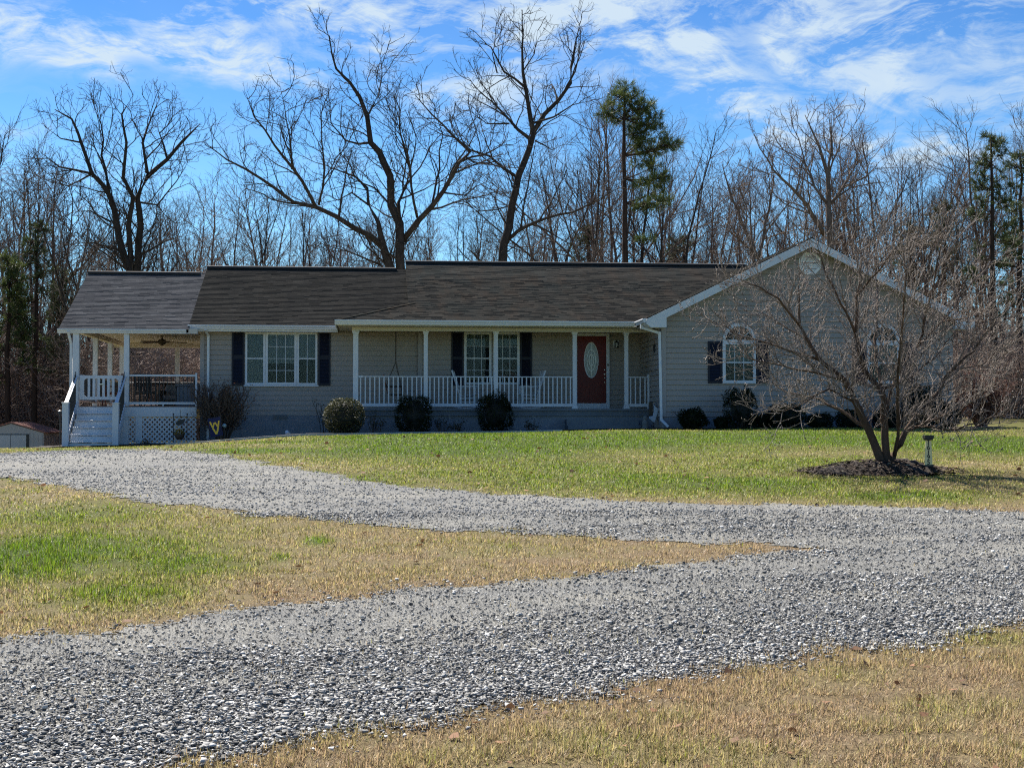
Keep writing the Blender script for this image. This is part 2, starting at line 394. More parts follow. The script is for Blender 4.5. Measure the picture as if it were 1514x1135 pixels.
# ---------------------------------------------------------------- stones
def ico():
    p=(1+5**.5)/2
    v=np.array([(-1,p,0),(1,p,0),(-1,-p,0),(1,-p,0),(0,-1,p),(0,1,p),(0,-1,-p),(0,1,-p),(p,0,-1),(p,0,1),(-p,0,-1),(-p,0,1)])/math.sqrt(1+p*p)
    f=np.array([(0,11,5),(0,5,1),(0,1,7),(0,7,10),(0,10,11),(1,5,9),(5,11,4),(11,10,2),(10,7,6),(7,1,8),(3,9,4),(3,4,2),(3,2,6),(3,6,8),(3,8,9),(4,9,5),(2,4,11),(6,2,10),(8,6,7),(9,8,1)])
    return v,f
def scatter_shape(tv,tf,pos,scl,rz,tilt=None,tiltdir=None):
    """many small rigid pieces merged into one vertex array; tv (k,n,3) templates"""
    N=len(pos); t=rs.randint(0,len(tv),N); v=tv[t]*scl[:,None,:]
    if tilt is not None:
        ca,sa=np.cos(tilt)[:,None],np.sin(tilt)[:,None]
        y=v[:,:,1]*ca-v[:,:,2]*sa; z=v[:,:,1]*sa+v[:,:,2]*ca; v=np.stack([v[:,:,0],y,z],-1)
    c,s_=np.cos(rz)[:,None],np.sin(rz)[:,None]
    x=v[:,:,0]*c-v[:,:,1]*s_; y=v[:,:,0]*s_+v[:,:,1]*c
    v=np.stack([x,y,v[:,:,2]],-1)+pos[:,None,:]
    n=v.shape[1]; f=(tf[None]+np.arange(N)[:,None,None]*n).reshape(-1,tf.shape[1])
    return v.reshape(-1,3),f
def xspan(y,m=2.0):
    c=math.tan(TH)*y; h=.36*y; return c-h-m,c+h+m
def sample(ya,yb,dens):
    """uniform random ground points over the visible wedge; dens(y) per m2"""
    out=[];y=ya
    while y<yb:
        st=.5; a,b=xspan(y+.25); n=rs.poisson(dens(y)*(b-a)*st); out.append(np.stack([rs.uniform(a,b,n),rs.uniform(y,y+st,n)],1)); y+=st
    return np.vstack(out)
iv,if_=ico()
cv=np.array([(x,y,z) for z in (-.8,.8) for y in (-.8,.8) for x in (-.8,.8)],float); cf=np.array([(0,2,3),(0,3,1),(4,5,7),(4,7,6),(0,1,5),(0,5,4),(2,6,7),(2,7,3),(0,4,6),(0,6,2),(1,3,7),(1,7,5)])
tmpl=np.stack([.60*cv*(1+rs.uniform(-.35,.3,(8,1)))+rs.uniform(-.33,.33,(8,3)) for _ in range(24)]); tmpl_old=np.stack([iv*(1+rs.uniform(-.32,.32,(12,1)))+rs.uniform(-.18,.18,(12,3)) for _ in range(12)])
p=sample(5.4,17,lambda y:5000 if y<9 else 3200 if y<12 else 1800)
p=p[gravel(p[:,0]+rs.normal(0,.12,len(p)),p[:,1]+rs.normal(0,.12,len(p)))|((rs.rand(len(p))<.07)&gravel(p[:,0]+rs.uniform(-.5,.5,len(p)),p[:,1]+rs.uniform(-.5,.5,len(p))))]
# looser, bigger stone towards the near side of the track, packed fines in the wheel lines
p=p[rs.rand(len(p))<.3+.7*looseness(p[:,0],p[:,1])]
N=len(p); s=np.exp(rs.normal(math.log(.0088),.42,N)); s=np.clip(s,.003,.022)*(.8+.3*looseness(p[:,0],p[:,1]))*np.where(p[:,1]>12,1.15,1)
pos=np.stack([p[:,0],p[:,1],gz(p[:,0],p[:,1])+.012+s*.35],1)
scl=np.stack([s*rs.uniform(.9,1.5,N),s*rs.uniform(.8,1.2,N),s*rs.uniform(.4,.7,N)],1)
V,f=scatter_shape(tmpl,cf,pos,scl,rs.uniform(0,6.28,N),rs.normal(0,.45,N))
tn=np.repeat(np.clip(rs.beta(1.25,1.6,N),0,1),8)
T(np_mesh('gravel_stones',V,[f],M['gravelstone'],None,False,{'tint':('POINT',tn)}),'loose crushed grey gravel stones spread over the near drive','gravel',kind='stuff')
of=np.array([(0,2,4),(2,1,4),(1,3,4),(3,0,4),(2,0,5),(1,2,5),(3,1,5),(0,3,5)]); ov=np.array([(1,0,0),(-1,0,0),(0,1,0),(0,-1,0),(0,0,1),(0,0,-1)],float)
tm2=np.stack([ov*(1+rs.uniform(-.3,.3,(6,1)))+rs.uniform(-.2,.2,(6,3)) for _ in range(12)])
p=sample(17,38,lambda y:420 if y<24 else 200)
p=p[gravel(p[:,0]+rs.normal(0,.12,len(p)),p[:,1]+rs.normal(0,.12,len(p)))]; p=p[rs.rand(len(p))<.3+.7*looseness(p[:,0],p[:,1])]
N=len(p); s=np.exp(rs.normal(math.log(.0105),.3,N)); pos=np.stack([p[:,0],p[:,1],gz(p[:,0],p[:,1])+.012+s*.3],1)
scl=np.stack([s*1.2,s,s*.7],1)
V,f=scatter_shape(tm2,of,pos,scl,rs.uniform(0,6.28,N),rs.normal(0,.3,N))
T(np_mesh('gravel_stones',V,[f],M['gravelstone'],None,False,{'tint':('POINT',np.repeat(rs.beta(2.4,2.,N)*.9,6))}),'loose grey gravel stones on the far loop of the drive','gravel',kind='stuff')
# ---------------------------------------------------------------- grass
BEDL=np.array([(PX(300,41),40.4),(PX(500,39.6),40.2),(PX(640,40),40.2),(PX(950,40),40.0),(8.2,38.9),(17.5,38.4),(17.5,46),(-9.6,46),(-9.6,40.9)])
MC=G(1310,697); MUL=(MC[0]-.12,MC[1],1.15,.85)
def nograss(x,y):
    m=inpoly(x,y,BEDL)
    d=((x-MUL[0])/MUL[2])**2+((y-MUL[1])/MUL[3])**2+(fbm(x,y,3.,5.,3)-.5)*1.1
    return m|(d<.85)
gt=np.array([[(-.5,0,0),(.5,0,0),(.0,.0,1.)]]); gf=np.array([(0,1,2)])
gt5=np.stack([np.array([(-.5,0,0),(.5,0,0),(-.42,.10*b,.5),(.42,.10*b,.5),(.3*q,.42*b,.88)]) for b,q in ((1,.5),(.5,-1),(1.6,1),(.2,0))]); gf5=np.array([(0,1,3),(0,3,2),(2,3,4)])
def blades(ya,yb,dens,wid,hgt,name,label,lean=.9,fine=False):
    p=sample(ya,yb,dens)
    g=gravel(p[:,0]+rs.normal(0,.09+.005*p[:,1],len(p)),p[:,1]+rs.normal(0,.09+.005*p[:,1],len(p))); keep=~nograss(p[:,0],p[:,1])&(~g|(rs.rand(len(p))<.012)); p=p[keep]; g=g[keep]
    d=dry(p[:,0],p[:,1]); clump=fbm(p[:,0],p[:,1],5.,33.,3)
    k=rs.rand(len(p))<np.clip(.15+2.3*(clump-.28),.10,1); p=p[k];d=d[k];clump=clump[k]
    N=len(p); h=hgt*rs.uniform(.45,1.25,N)*(1-.35*d)*(.7+.7*clump)
    tall=rs.rand(N)<.01; h=np.where(tall&(d<.8),h*1.9,h)
    tilt=np.clip(np.abs(rs.normal(.8+.5*d,.42,N)),0,1.5)*lean
    if fine: tilt=np.where(rs.rand(N)<.5,rs.normal(1.32,.16,N),tilt)
    scl=np.stack([wid*rs.uniform(.6,1.5,N),h if fine else np.ones(N),h],1)
    pos=np.stack([p[:,0],p[:,1],gz(p[:,0],p[:,1])-.003],1)
    V,f=scatter_shape(gt5 if fine else gt,gf5 if fine else gf,pos,scl,rs.uniform(0,6.28,N),tilt)
    t=np.clip(d+rs.normal(0,.19,N)-.10*(rs.rand(N)<.12),0,1)
    T(np_mesh(name,V,[f],M['grass'],None,False,{'tint':('POINT',np.repeat(t,5 if fine else 3))}),label,'grass',kind='stuff')
blades(5.4,9.5,lambda y:11500,.0036,.07,'grass','tan dormant turf beside the near edge of the drive',.92,True)
blades(9.5,17,lambda y:5200 if y<13 else 3400,.0058,.055,'grass','patchy green and tan turf on the island between the drives',.9,True)
blades(17,41,lambda y:1500 if y<26 else 760,.014,.05,'grass','sunlit green front lawn with tan patches',.85)
# fallen leaves
lt=np.array([[(-.5,-.3,.0),(.1,-.5,.12),(.6,.05,.0),(.1,.45,.14),(-.45,.3,.05)],[(-.6,0,.1),(0,-.35,0),(.5,-.1,.12),(.4,.3,0),(-.2,.4,.08)]]); lf=np.array([(0,1,2,3,4)])
p=sample(5.6,38,lambda y:7 if y<12 else 1.2); p=p[~gravel(p[:,0],p[:,1])&~nograss(p[:,0],p[:,1])]; N=len(p)
s=rs.uniform(.018,.062,N)*np.where(p[:,1]>14,1.4,1.); V,f=scatter_shape(lt,lf,np.stack([p[:,0],p[:,1],gz(p[:,0],p[:,1])+.02],1),np.stack([s,s,s],1),rs.uniform(0,6.28,N),rs.normal(0,.5,N))
T(np_mesh('fallen_leaves',V,[f],M['leaf'],None,False,{'tint':('POINT',np.repeat(rs.rand(N),5))}),'scattered dry brown leaves lying on the lawn','leaves',kind='stuff')
# house bed, concrete edge strip, mulch mound
def sheet(name,poly,dz,m,st=.2,h=None,kind='structure'):
    lo=poly.min(0);hi=poly.max(0)
    V,Fq=grid(lin(lo[0],hi[0]+st,st),lin(lo[1],hi[1]+st,st),dz,lambda x,y:inpoly(x+(fbm(x,y,3.,9.)-.5)*.12,y+(fbm(x,y,3.,29.)-.5)*.12,poly))
    V[:,2]+=(fbm(V[:,0],V[:,1],4.,2.)-.5)*.05
    return T(np_mesh(name,V,[Fq],m,None,True),kind=kind)
sheet('mulch_bed',BEDL,.04,M['mulch'],.12)
def strip(name,px,w,dz,m):
    q=[];  L=[np.array(a) for a in px]
    V=[];Fs=[]
    L2=[]
    for a,b in zip(L[:-1],L[1:]):
        for t in np.linspace(0,1,8,endpoint=False): L2.append(a+(b-a)*t)
    L2.append(L[-1])
    for i,a in enumerate(L2):
        d=L2[min(i+1,len(L2)-1)]-L2[max(i-1,0)]; d=d/np.linalg.norm(d); n=np.array([-d[1],d[0]])
        for k,(s,z) in enumerate(((-w/2,-.1),(-w/2,dz),(w/2,dz),(w/2,-.1))):
            q=a+n*s; V.append((q[0],q[1],float(gz(q[0],q[1]))+z))
    K=len(L2); Fs=[(i*4+k,i*4+k+1,i*4+k+5,i*4+k+4) for i in range(K-1) for k in range(3)]
    return T(np_mesh(name,V,[np.array(Fs)],m,None,False),kind='structure')
strip('edging_path',[(PX(235,38.8),40.6),(PX(300,39.6),40.25),(PX(500,39.6),40.05),(PX(640,40),40.0),(PX(830,40),39.9)],.34,.07,M['path'])
# mulch mound round the small tree
xsn=lin(MUL[0]-1.9,MUL[0]+1.9,.07); ysn=lin(MUL[1]-1.5,MUL[1]+1.5,.07)
V,Fq=grid(xsn,ysn,0); d=((V[:,0]-MUL[0])/MUL[2])**2+((V[:,1]-MUL[1])/MUL[3])**2+(fbm(V[:,0],V[:,1],3.,5.,3)-.5)*1.1
V[:,2]+=np.clip(1-d,-.3,1)*.17+(fbm(V[:,0],V[:,1],7.,6.)-.5)*.17
ok=(d<1.12)[Fq].all(1); Fq=Fq[ok]; used=np.unique(Fq); re=-np.ones(len(V),int); re[used]=np.arange(len(used))
T(np_mesh('mulch_mound',V[used],[re[Fq]],M['mulch'],None,True),kind='structure')
def mound_z(x,y):
    d=((x-MUL[0])/MUL[2])**2+((y-MUL[1])/MUL[3])**2; return gz(x,y)+np.clip(1-d,0,1)*.17
# bark chips and pale leaves on the mound
N=2600; a=rs.uniform(0,6.28,N); r=np.sqrt(rs.rand(N))*1.22; x=MUL[0]+np.cos(a)*r*MUL[2]; y=MUL[1]+np.sin(a)*r*MUL[3]
s=rs.uniform(.02,.06,N); V,f=scatter_shape(lt,lf,np.stack([x,y,mound_z(x,y)+.03],1),np.stack([s*1.3,s*.6,s],1),rs.uniform(0,6.28,N),rs.normal(0,.5,N))
mm=attr_mat('bark_chips',((0,(.03,.018,.012)),(.85,(.10,.065,.045)),(1,(.35,.30,.20))),.9)
T(np_mesh('bark_chips',V,[f],mm,None,False,{'tint':('POINT',np.repeat(rs.rand(N),5))}),'dark bark chips covering the mound under the small tree','mulch',kind='stuff')
# ================================================================ HOUSE
HOUSE=thing('ranch_house','long taupe ranch house with white trim, covered porch and red front door','house',(6,44,1.3))
def siding(mb,x0f,x1f,z0,z1,y,h=.15,axis='y'):
    z=z0
    while z<z1-.01:
        zt=min(z+h,z1); a0,a1=x0f(z),x1f(z); b0,b1=x0f(zt),x1f(zt)
        if a1-a0>.02:
            if b1<b0: b0=b1=(b0+b1)/2
            zc=zt-.024; q=[(a0,-.036,z),(a1,-.036,z),(b1,-.022,zc),(b0,-.022,zc),(a0,0.,z),(a1,0.,z),(b1,-.002,zc),(b0,-.002,zc),(b1,-.001,zt),(b0,-.001,zt)]
            if axis=='y': V=[(a,y+b,c) for a,b,c in q]
            else: V=[(y+b,a,c) for a,b,c in q]
            mb.add(V,[(0,1,2,3),(0,4,5,1),(3,2,6,7),(7,6,8,9)])
        z=zt
K=lambda v:(lambda z:v)
YW=44.; YM=43.92; YG=40.38; XW=7.96; XR=16.36; GC=12.13; GH=4.72; GP=6.90; GS=.487
def gr(z): return (GP-.10-z)/GS
wb=MB()
wb.box(-5.27,1.23,YW,52,1.0,4.5); wb.box(1.23,7.96,YM,53,1.0,4.5); wb.box(XW,XR,YG,53,1.0,4.45)
n=16
wb.prism([(XW,4.45),(XR,4.45),(XR,4.62),(GC,GP-.13),(XW,4.62)],YG,YG+.2)
siding(wb,K(-5.27),K(1.21),1.93,4.46,YW)
siding(wb,K(1.23),K(XW),2.11,4.46,YM)
siding(wb,lambda z:max(XW,GC-gr(z)),lambda z:min(XR,GC+gr(z)),1.87,GP-.12,YG)
siding(wb,K(YG),K(YM),1.87,4.46,XW,axis='x')
wb.build('wall',M['siding'],HOUSE)
for q in ((-5.3,1.23,YW-.03,52,.6,1.92),(XW+.01,XR,YG-.02,53,.9,1.86)):
    fb=MB(); fb.box(*q); fb.build('foundation',M['concrete'],HOUSE)
for x0,x1,y,z0 in ((-5.31,-5.19,YW-.048,1.93),(XW-.045,XW+.09,YG-.048,1.87),(XR-.09,XR+.03,YG-.048,1.87),(1.17,1.29,YM-.048,2.11)):
    tb=MB(); tb.box(x0,x1,y,y+.05,z0,4.42)
    if x0==XW-.045: tb.box(XW-.045,XW+.0,YG+.002,YG+.1,1.872,4.418)
    tb.build('corner_trim',M['trimtaupe'],HOUSE)
# ---- roofs
def roof(mb,o,u,v,ze,s,V1,ur,exp=.108,tab=.31,seed=0):
    r=random.Random(seed); o=np.array(o,float);u=np.array(u,float);v=np.array(v,float)
    db=exp/math.sqrt(1+s*s); b=0; k=0
    while b<V1-1e-3:
        b2=min(b+db,V1); a0,a1=ur(b); c0,c1=ur(b2)
        if a1-a0>.02 :
            c1=max(c1,c0); cuts=[a0]; x=a0-r.uniform(0,tab)
            while x<a1:
                x+=tab*r.choice((.55,1,1,1.4))
                if a0+.03<x<a1-.03: cuts.append(x)
            cuts.append(a1)
            base=.5+r.uniform(-.06,.06)
            for p,q in zip(cuts[:-1],cuts[1:]):
                fp=(p-a0)/(a1-a0); fq=(q-a0)/(a1-a0); p2=c0+(c1-c0)*fp if not(c0<=p<=c1) or p==a0 else p; q2=c0+(c1-c0)*fq if not(c0<=q<=c1) or q==a1 else q
                t=min(1,max(0,base+r.gauss(0,.12))); lift=.013+r.choice((0,0,.004,.008))
                g=lambda a,bb,dz:tuple(o[:2]+u[:2]*a+v[:2]*bb)+(ze+s*bb+dz,)
                mb.add([g(p,b,lift),g(q,b,lift),g(q2,b2,.003),g(p2,b2,.003),g(p,b,-.004),g(q,b,-.004)],[(0,1,2,3),(0,4,5,1),(0,3,4),(1,5,2)],t)
        b=b2;k+=1
X_,Y_=(1,0),(0,1)
# deck roof
DE,DR,DB=43.2,47.5,51.8; DZ=4.43; DS=.484; DL=-9.27
r=MB(); roof(r,(DL,DE),X_,Y_,DZ,DS,DR-DE,lambda b:(0,3.72),seed=1)
r.build('deck_roof',M['roof_new'],HOUSE,tint=True)
WE,WR,WZ,WS,WL=43.5,48.,4.58,.487,-5.58
r=MB(); roof(r,(WL,WE),X_,Y_,WZ,WS,WR-WE,lambda b:(0,.9-WL),seed=2)
r.build('left_wing_roof',M['roof_old'],HOUSE,tint=True)
PE,PZE,PS,PB=41.35,4.60,.306,47.06
def valley(z): return GC-(GP-z)/GS if z<GP else 16.9
PL=-1.22
r=MB()
roof(r,(0,PE),X_,Y_,PZE,PS,PB-PE,lambda b:(min(PL+b,.87),valley(PZE+PS*b)),seed=3)
zb=PZE+PS*(PB-PE); MR=48.5; US=.5
roof(r,(0,PB),X_,Y_,zb,US,MR-PB,lambda b:(.87,valley(zb+US*b)),seed=4)
# hip face
hv=[(PL,PE,PZE),(.87,PE+.87-PL,PZE+PS*(.87-PL)),(.87,44.95,PZE+PS*(.87-PL)),(PL,43.62,PZE)]
r.add(hv,[(0,1,2,3)],.4)
r.build('main_roof',M['roof_main'],HOUSE,tint=True)
MRZ=zb+US*(MR-PB)
r=MB()
roof(r,(GC-GH,39.9),Y_,X_,GP-GH*GS,GS,GH,lambda b:(0,(max(0,(GP-GH*GS+GS*b-PZE)/PS if GP-GH*GS+GS*b<zb else (PB-PE)+(GP-GH*GS+GS*b-zb)/US)+PE-39.9)),seed=5)
roof(r,(GC+GH,39.9),Y_,(-1,0),GP-GH*GS,GS,GH,lambda b:(0,8.4),seed=6)
r.build('gable_roof',M['roof_main'],HOUSE,tint=True)
# roof decks under the shingles, back slopes, ridge caps
d=MB()
d.prismx([(DE+.02,DZ-.01),(DR,DZ+DS*(DR-DE)-.012),(DB,DZ-.01),(DB,DZ-.09),(DR,DZ+DS*(DR-DE)-.1),(DE+.02,DZ-.09)],DL+.02,-5.56)
d.prismx([(WE+.02,WZ-.01),(WR,WZ+WS*(WR-WE)-.012),(52.5,WZ-.01),(52.5,WZ-.09),(WR,WZ+WS*(WR-WE)-.1),(WE+.02,WZ-.09)],WL+.02,.9)
d.prismx([(PE+.02,PZE-.012),(PB,zb-.014),(MR,MRZ-.014),(55.6,3.6),(MR,MRZ-.1),(PB,zb-.1),(PE+.02,PZE-.09)],.9,7.45)
d.prismx([(PB,zb-.014),(MR,MRZ-.014),(53.5,4.6),(53.5,4.5),(MR,MRZ-.1),(PB,zb-.1)],7.45,16.9)
d.prism([(GC-GH+.02,GP-GH*GS-.012),(GC,GP-.014),(GC+GH-.02,GP-GH*GS-.012),(GC+GH-.02,GP-GH*GS-.09),(GC,GP-.1),(GC-GH+.02,GP-GH*GS-.09)],39.93,48.3)
d.build('roof_deck',M['trimtaupe'],HOUSE); d=MB(); d.prismx([(43.4,4.5),(43.4,5.18),(PB,zb-.11),(MR,MRZ-.11),(MR,6.6)],.98,1.08)
d.build('roof_side_wall',M['siding'],HOUSE)
d=MB()
for x0,x1,y,z in ((DL,-5.75,DR,DZ+DS*(DR-DE)),(WL,.55,WR,WZ+WS*(WR-WE)),(.87,12.4,MR,MRZ)):
    d.prismx([(y-.17,z-.035),(y-.15,z+.03),(y,z+.06),(y+.15,z+.03),(y+.17,z-.035)],x0,x1)
d.build('ridge_vent',mat('dark_ridge_cap',(.035,.03,.027),(.05,.043,.038),.9,6,.3),HOUSE)
d=MB()
x=GC
for k in range(24):
    y=39.9+k*.34; d.add([(x-.14,y,GP-.05),(x,y,GP+.028),(x+.14,y,GP-.05),(x-.14,y+.36,GP-.062),(x,y+.36,GP+.014),(x+.14,y+.36,GP-.062)],[(0,1,4,3),(1,2,5,4),(0,2,1)])
d.build('ridge_cap',M['roof_main'],HOUSE); d=MB()
for k in range(11):
    t0,t1=k*.2,(k+1)*.2+.03; 
    a=lambda t,o,dz:(PL+t+o,PE+t-o,PZE+PS*t+dz)
    d.add([a(t0,-.09,.012),a(t0,0,.035),a(t0,.09,.012),a(t1,-.09,.0),a(t1,0,.02),a(t1,.09,.0)],[(0,1,4,3),(1,2,5,4),(0,2,1)])
d.build('hip_cap',M['roof_main'],HOUSE)
# ---- gutters, fascia, soffit
def gutter(mb,x0,x1,y,z):
    mb.prismx([(y+.02,z),(y-.10,z),(y-.105,z-.03),(y-.075,z-.075),(y-.06,z-.12),(y+.02,z-.12)],x0,x1)
    mb.box(x0,x1,y-.112,y-.098,z-.022,z+.006)
def add_gutter(*a):
    g=MB(); gutter(g,*a); return g.build('gutter',M['gutter'],HOUSE)
add_gutter(DL-.02,-5.62,DE+.0,DZ-.01); add_gutter(WL-.03,PL-.0,WE,WZ+.0); add_gutter(PL-.03,7.32,PE,PZE-.0)
g=MB(); gx0=GC-GH
g.prism([(gx0+.02,4.60),(gx0-.10,4.60),(gx0-.105,4.57),(gx0-.075,4.525),(gx0-.06,4.48),(gx0+.02,4.48)],39.93,PE-.1); g.build('gutter',M['gutter'],HOUSE)
f=MB()
f.box(PL+.02,7.4,PE+.02,PE+.05,4.46,PZE-.02); f.box(PL-.02,PL+.01,PE,43.5,4.46,PZE-.02)
f.box(WL,PL,WE+.02,WE+.05,4.40,WZ-.02); f.box(DL,-5.3,DE+.03,DE+.06,4.31,DZ-.02)
# rakes of the gable
for sg in (-1,1):
    q=[(GH,GP-GH*GS-.02),(0,GP-.02),(0,GP-.25),(GH-.56,GP-(GH-.56)*GS-.25),(GH-.56,4.35),(GH-.12,4.35),(GH,4.44)]
    f.prism([(GC+sg*a,b) for a,b in q],39.86,39.90)
f.prism([(GC-GH,4.44),(GC-GH+.12,4.35),(XW,4.35),(XW,4.5),(GC-GH,4.5)],39.9,40.37)
f.prism([(GC+GH,4.44),(GC+GH-.12,4.35),(XR,4.35),(XR,4.5),(GC+GH,4.5)],39.9,40.37)
f.prismx([(DE,DZ-.02),(DR,DZ+DS*(DR-DE)-.02),(DB,DZ-.02),(DB,DZ-.2),(DR,DZ+DS*(DR-DE)-.2),(DE,DZ-.2)],DL+.01,DL+.035)
f.build('fascia',M['white'],HOUSE)
s=MB()
s.prism([(GC-GH+.05,GP-GH*GS-.11),(GC,GP-.115),(GC+GH-.05,GP-GH*GS-.11),(GC+GH-.05,GP-GH*GS-.13),(GC,GP-.135),(GC-GH+.05,GP-GH*GS-.13)],39.93,40.37)
s.box(gx0+.01,XW,40.4,44,4.42,4.44); s.box(WL+.05,PL,WE+.06,44,4.40,4.42)
s.box(PL+.05,7.4,PE+.06,43.95,4.455,4.475); s.build('soffit',M['cream'],HOUSE)
s=MB(); s.box(DL+.05,-5.3,43.62,DB-.5,4.47,4.50)
for y in (43.3,51.05): s.box(-8.88,-5.3,y-.08,y+.08,4.335,4.45)
s.box(-8.88,-8.72,43.38,50.97,4.335,4.46); s.build('deck_ceiling',M['cream'],HOUSE)
s=MB(); s.box(-.78,XW,42.12,42.28,4.35,4.455); s.box(-.78,-.62,42.28,44,4.35,4.455); s.build('porch_beam',M['cream'],HOUSE)
# ---- downspouts
def spout(pts):
    d=MB()
    for a,b in zip(pts[:-1],pts[1:]): d.bar(a,b,.075,.055,(0,1,0))
    for p in pts[1:-1]: d.box(p[0]-.04,p[0]+.04,p[1]-.032,p[1]+.032,p[2]-.035,p[2]+.035)
    return d.build('downspout',M['gutter'],HOUSE,.006)
spout([(PX(306,44),43.45,4.45),(PX(308,44),43.9,4.3),(PX(308,44),43.92,1.25),(PX(308,44)+.05,43.7,1.18)])
spout([(gx0-.03,40.5,4.5),(gx0-.03,40.48,4.38),(XW-.10,40.33,4.22),(XW-.06,40.31,1.78),(XW+.12,40.2,1.58)])
spout([(-8.98,43.1,4.36),(-8.96,43.2,4.2),(-8.93,43.3,4.0),(-8.93,43.3,1.2)])
# ---- windows
def win(x0,x1,z0,z1,y,cols=2,rows=2,tw=.07,parent=HOUSE,meet=True,curtain=True,frame='white',cut=None):
    """one sash window standing on the wall face y: frame > glass, muntin, curtain"""
    fr=MB()
    fr.box(x0,x1,y-.06,y-.002,z1-tw,z1); fr.box(x0,x1,y-.06,y-.002,z0,z0+tw)
    fr.box(x0,x0+tw,y-.06,y-.002,z0+tw,z1-tw); fr.box(x1-tw,x1,y-.06,y-.002,z0+tw,z1-tw)
    fo=fr.build('window',M[frame],HOUSE,.005)
    a,b,c,d=x0+tw,x1-tw,z0+tw,z1-tw
    g=MB(); g.box(a,b,y-.034,y-.03,c,d); g.build('glass',M['glass'],fo)
    mn=MB(); zm=(c+d)/2
    if meet: mn.box(a,b,y-.05,y-.036,zm-.018,zm+.018)
    for k in range(1,cols): x=a+(b-a)*k/cols; mn.box(x-.008,x+.008,y-.042,y-.036,c,d)
    for k in range(1,rows*2 if meet else rows):
        if meet and k==rows: continue
        z=c+(d-c)*k/(rows*2 if meet else rows); mn.box(a,b,y-.0425,y-.0365,z-.007,z+.007)
    mn.build('muntin',M['white'],fo)
    v=MB(); v.box(a,b,y-.0235,y-.0215,c,d); v.build('dark_room_sheet',M['void'],fo)  # near-black sheet on the wall, darkness of the room painted in
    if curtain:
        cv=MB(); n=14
        zc=cut if cut is not None else c  # cut hem shapes a pale top and dark bottom, imitating reflected sky
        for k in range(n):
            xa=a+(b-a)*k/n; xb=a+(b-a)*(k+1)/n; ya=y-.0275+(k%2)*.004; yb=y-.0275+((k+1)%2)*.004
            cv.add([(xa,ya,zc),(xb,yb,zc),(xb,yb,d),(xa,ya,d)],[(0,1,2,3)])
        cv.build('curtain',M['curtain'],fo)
    return fo
def shutter(x0,x1,z0,z1,y):
    s=MB(); t=.05
    s.box(x0,x0+t,y-.045,y-.016,z0,z1); s.box(x1-t,x1,y-.045,y-.016,z0,z1)
    zm=(z0+z1)/2
    for z in (z0,zm-.03,z1-.06): s.box(x0+t,x1-t,y-.044,y-.016,z,z+.06)
    z=z0+.07
    while z<z1-.09:
        if abs(z-zm)>.05: s.add([(x0+t,y-.04,z),(x1-t,y-.04,z),(x1-t,y-.02,z+.045),(x0+t,y-.02,z+.045)],[(0,1,2,3)])
        z+=.042
    s.box(x0+t,x1-t,y-.019,y-.016,z0,z1)
    s.build('shutter',M['navy'],HOUSE)
zt,zbm=PZ(493.5,44),PZ(570,44)
xa,xb,xc,xd=PX(362.5,44),PX(392,44),PX(439,44),PX(469,44)
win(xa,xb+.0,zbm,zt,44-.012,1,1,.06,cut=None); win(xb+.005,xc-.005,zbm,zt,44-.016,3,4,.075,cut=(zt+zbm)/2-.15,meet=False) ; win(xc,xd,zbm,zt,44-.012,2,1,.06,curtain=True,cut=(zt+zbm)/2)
s=MB(); s.box(xa-.04,xd+.04,43.90,43.98,zbm-.05,zbm-.003); s.box(xa-.04,xd+.04,43.925,43.985,zt+.003,zt+.05); s.build('window_sill',M['white'],HOUSE,.005)
shutter(PX(342.5,44),PX(361,44),zbm-.02,zt+.04,44-.016); shutter(PX(470.5,44),PX(488.5,44),zbm-.02,zt+.04,44-.016)
zt,zbm=PZ(491.5,YM),PZ(569,YM)
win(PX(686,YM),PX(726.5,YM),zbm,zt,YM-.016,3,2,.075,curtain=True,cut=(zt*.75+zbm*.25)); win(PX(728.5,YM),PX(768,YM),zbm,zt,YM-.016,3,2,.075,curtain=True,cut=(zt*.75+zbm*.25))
shutter(PX(667,YM),PX(685,YM),zbm-.02,zt+.02,YM-.016); shutter(PX(769,YM),PX(786.5,YM),zbm-.02,zt+.02,YM-.016)
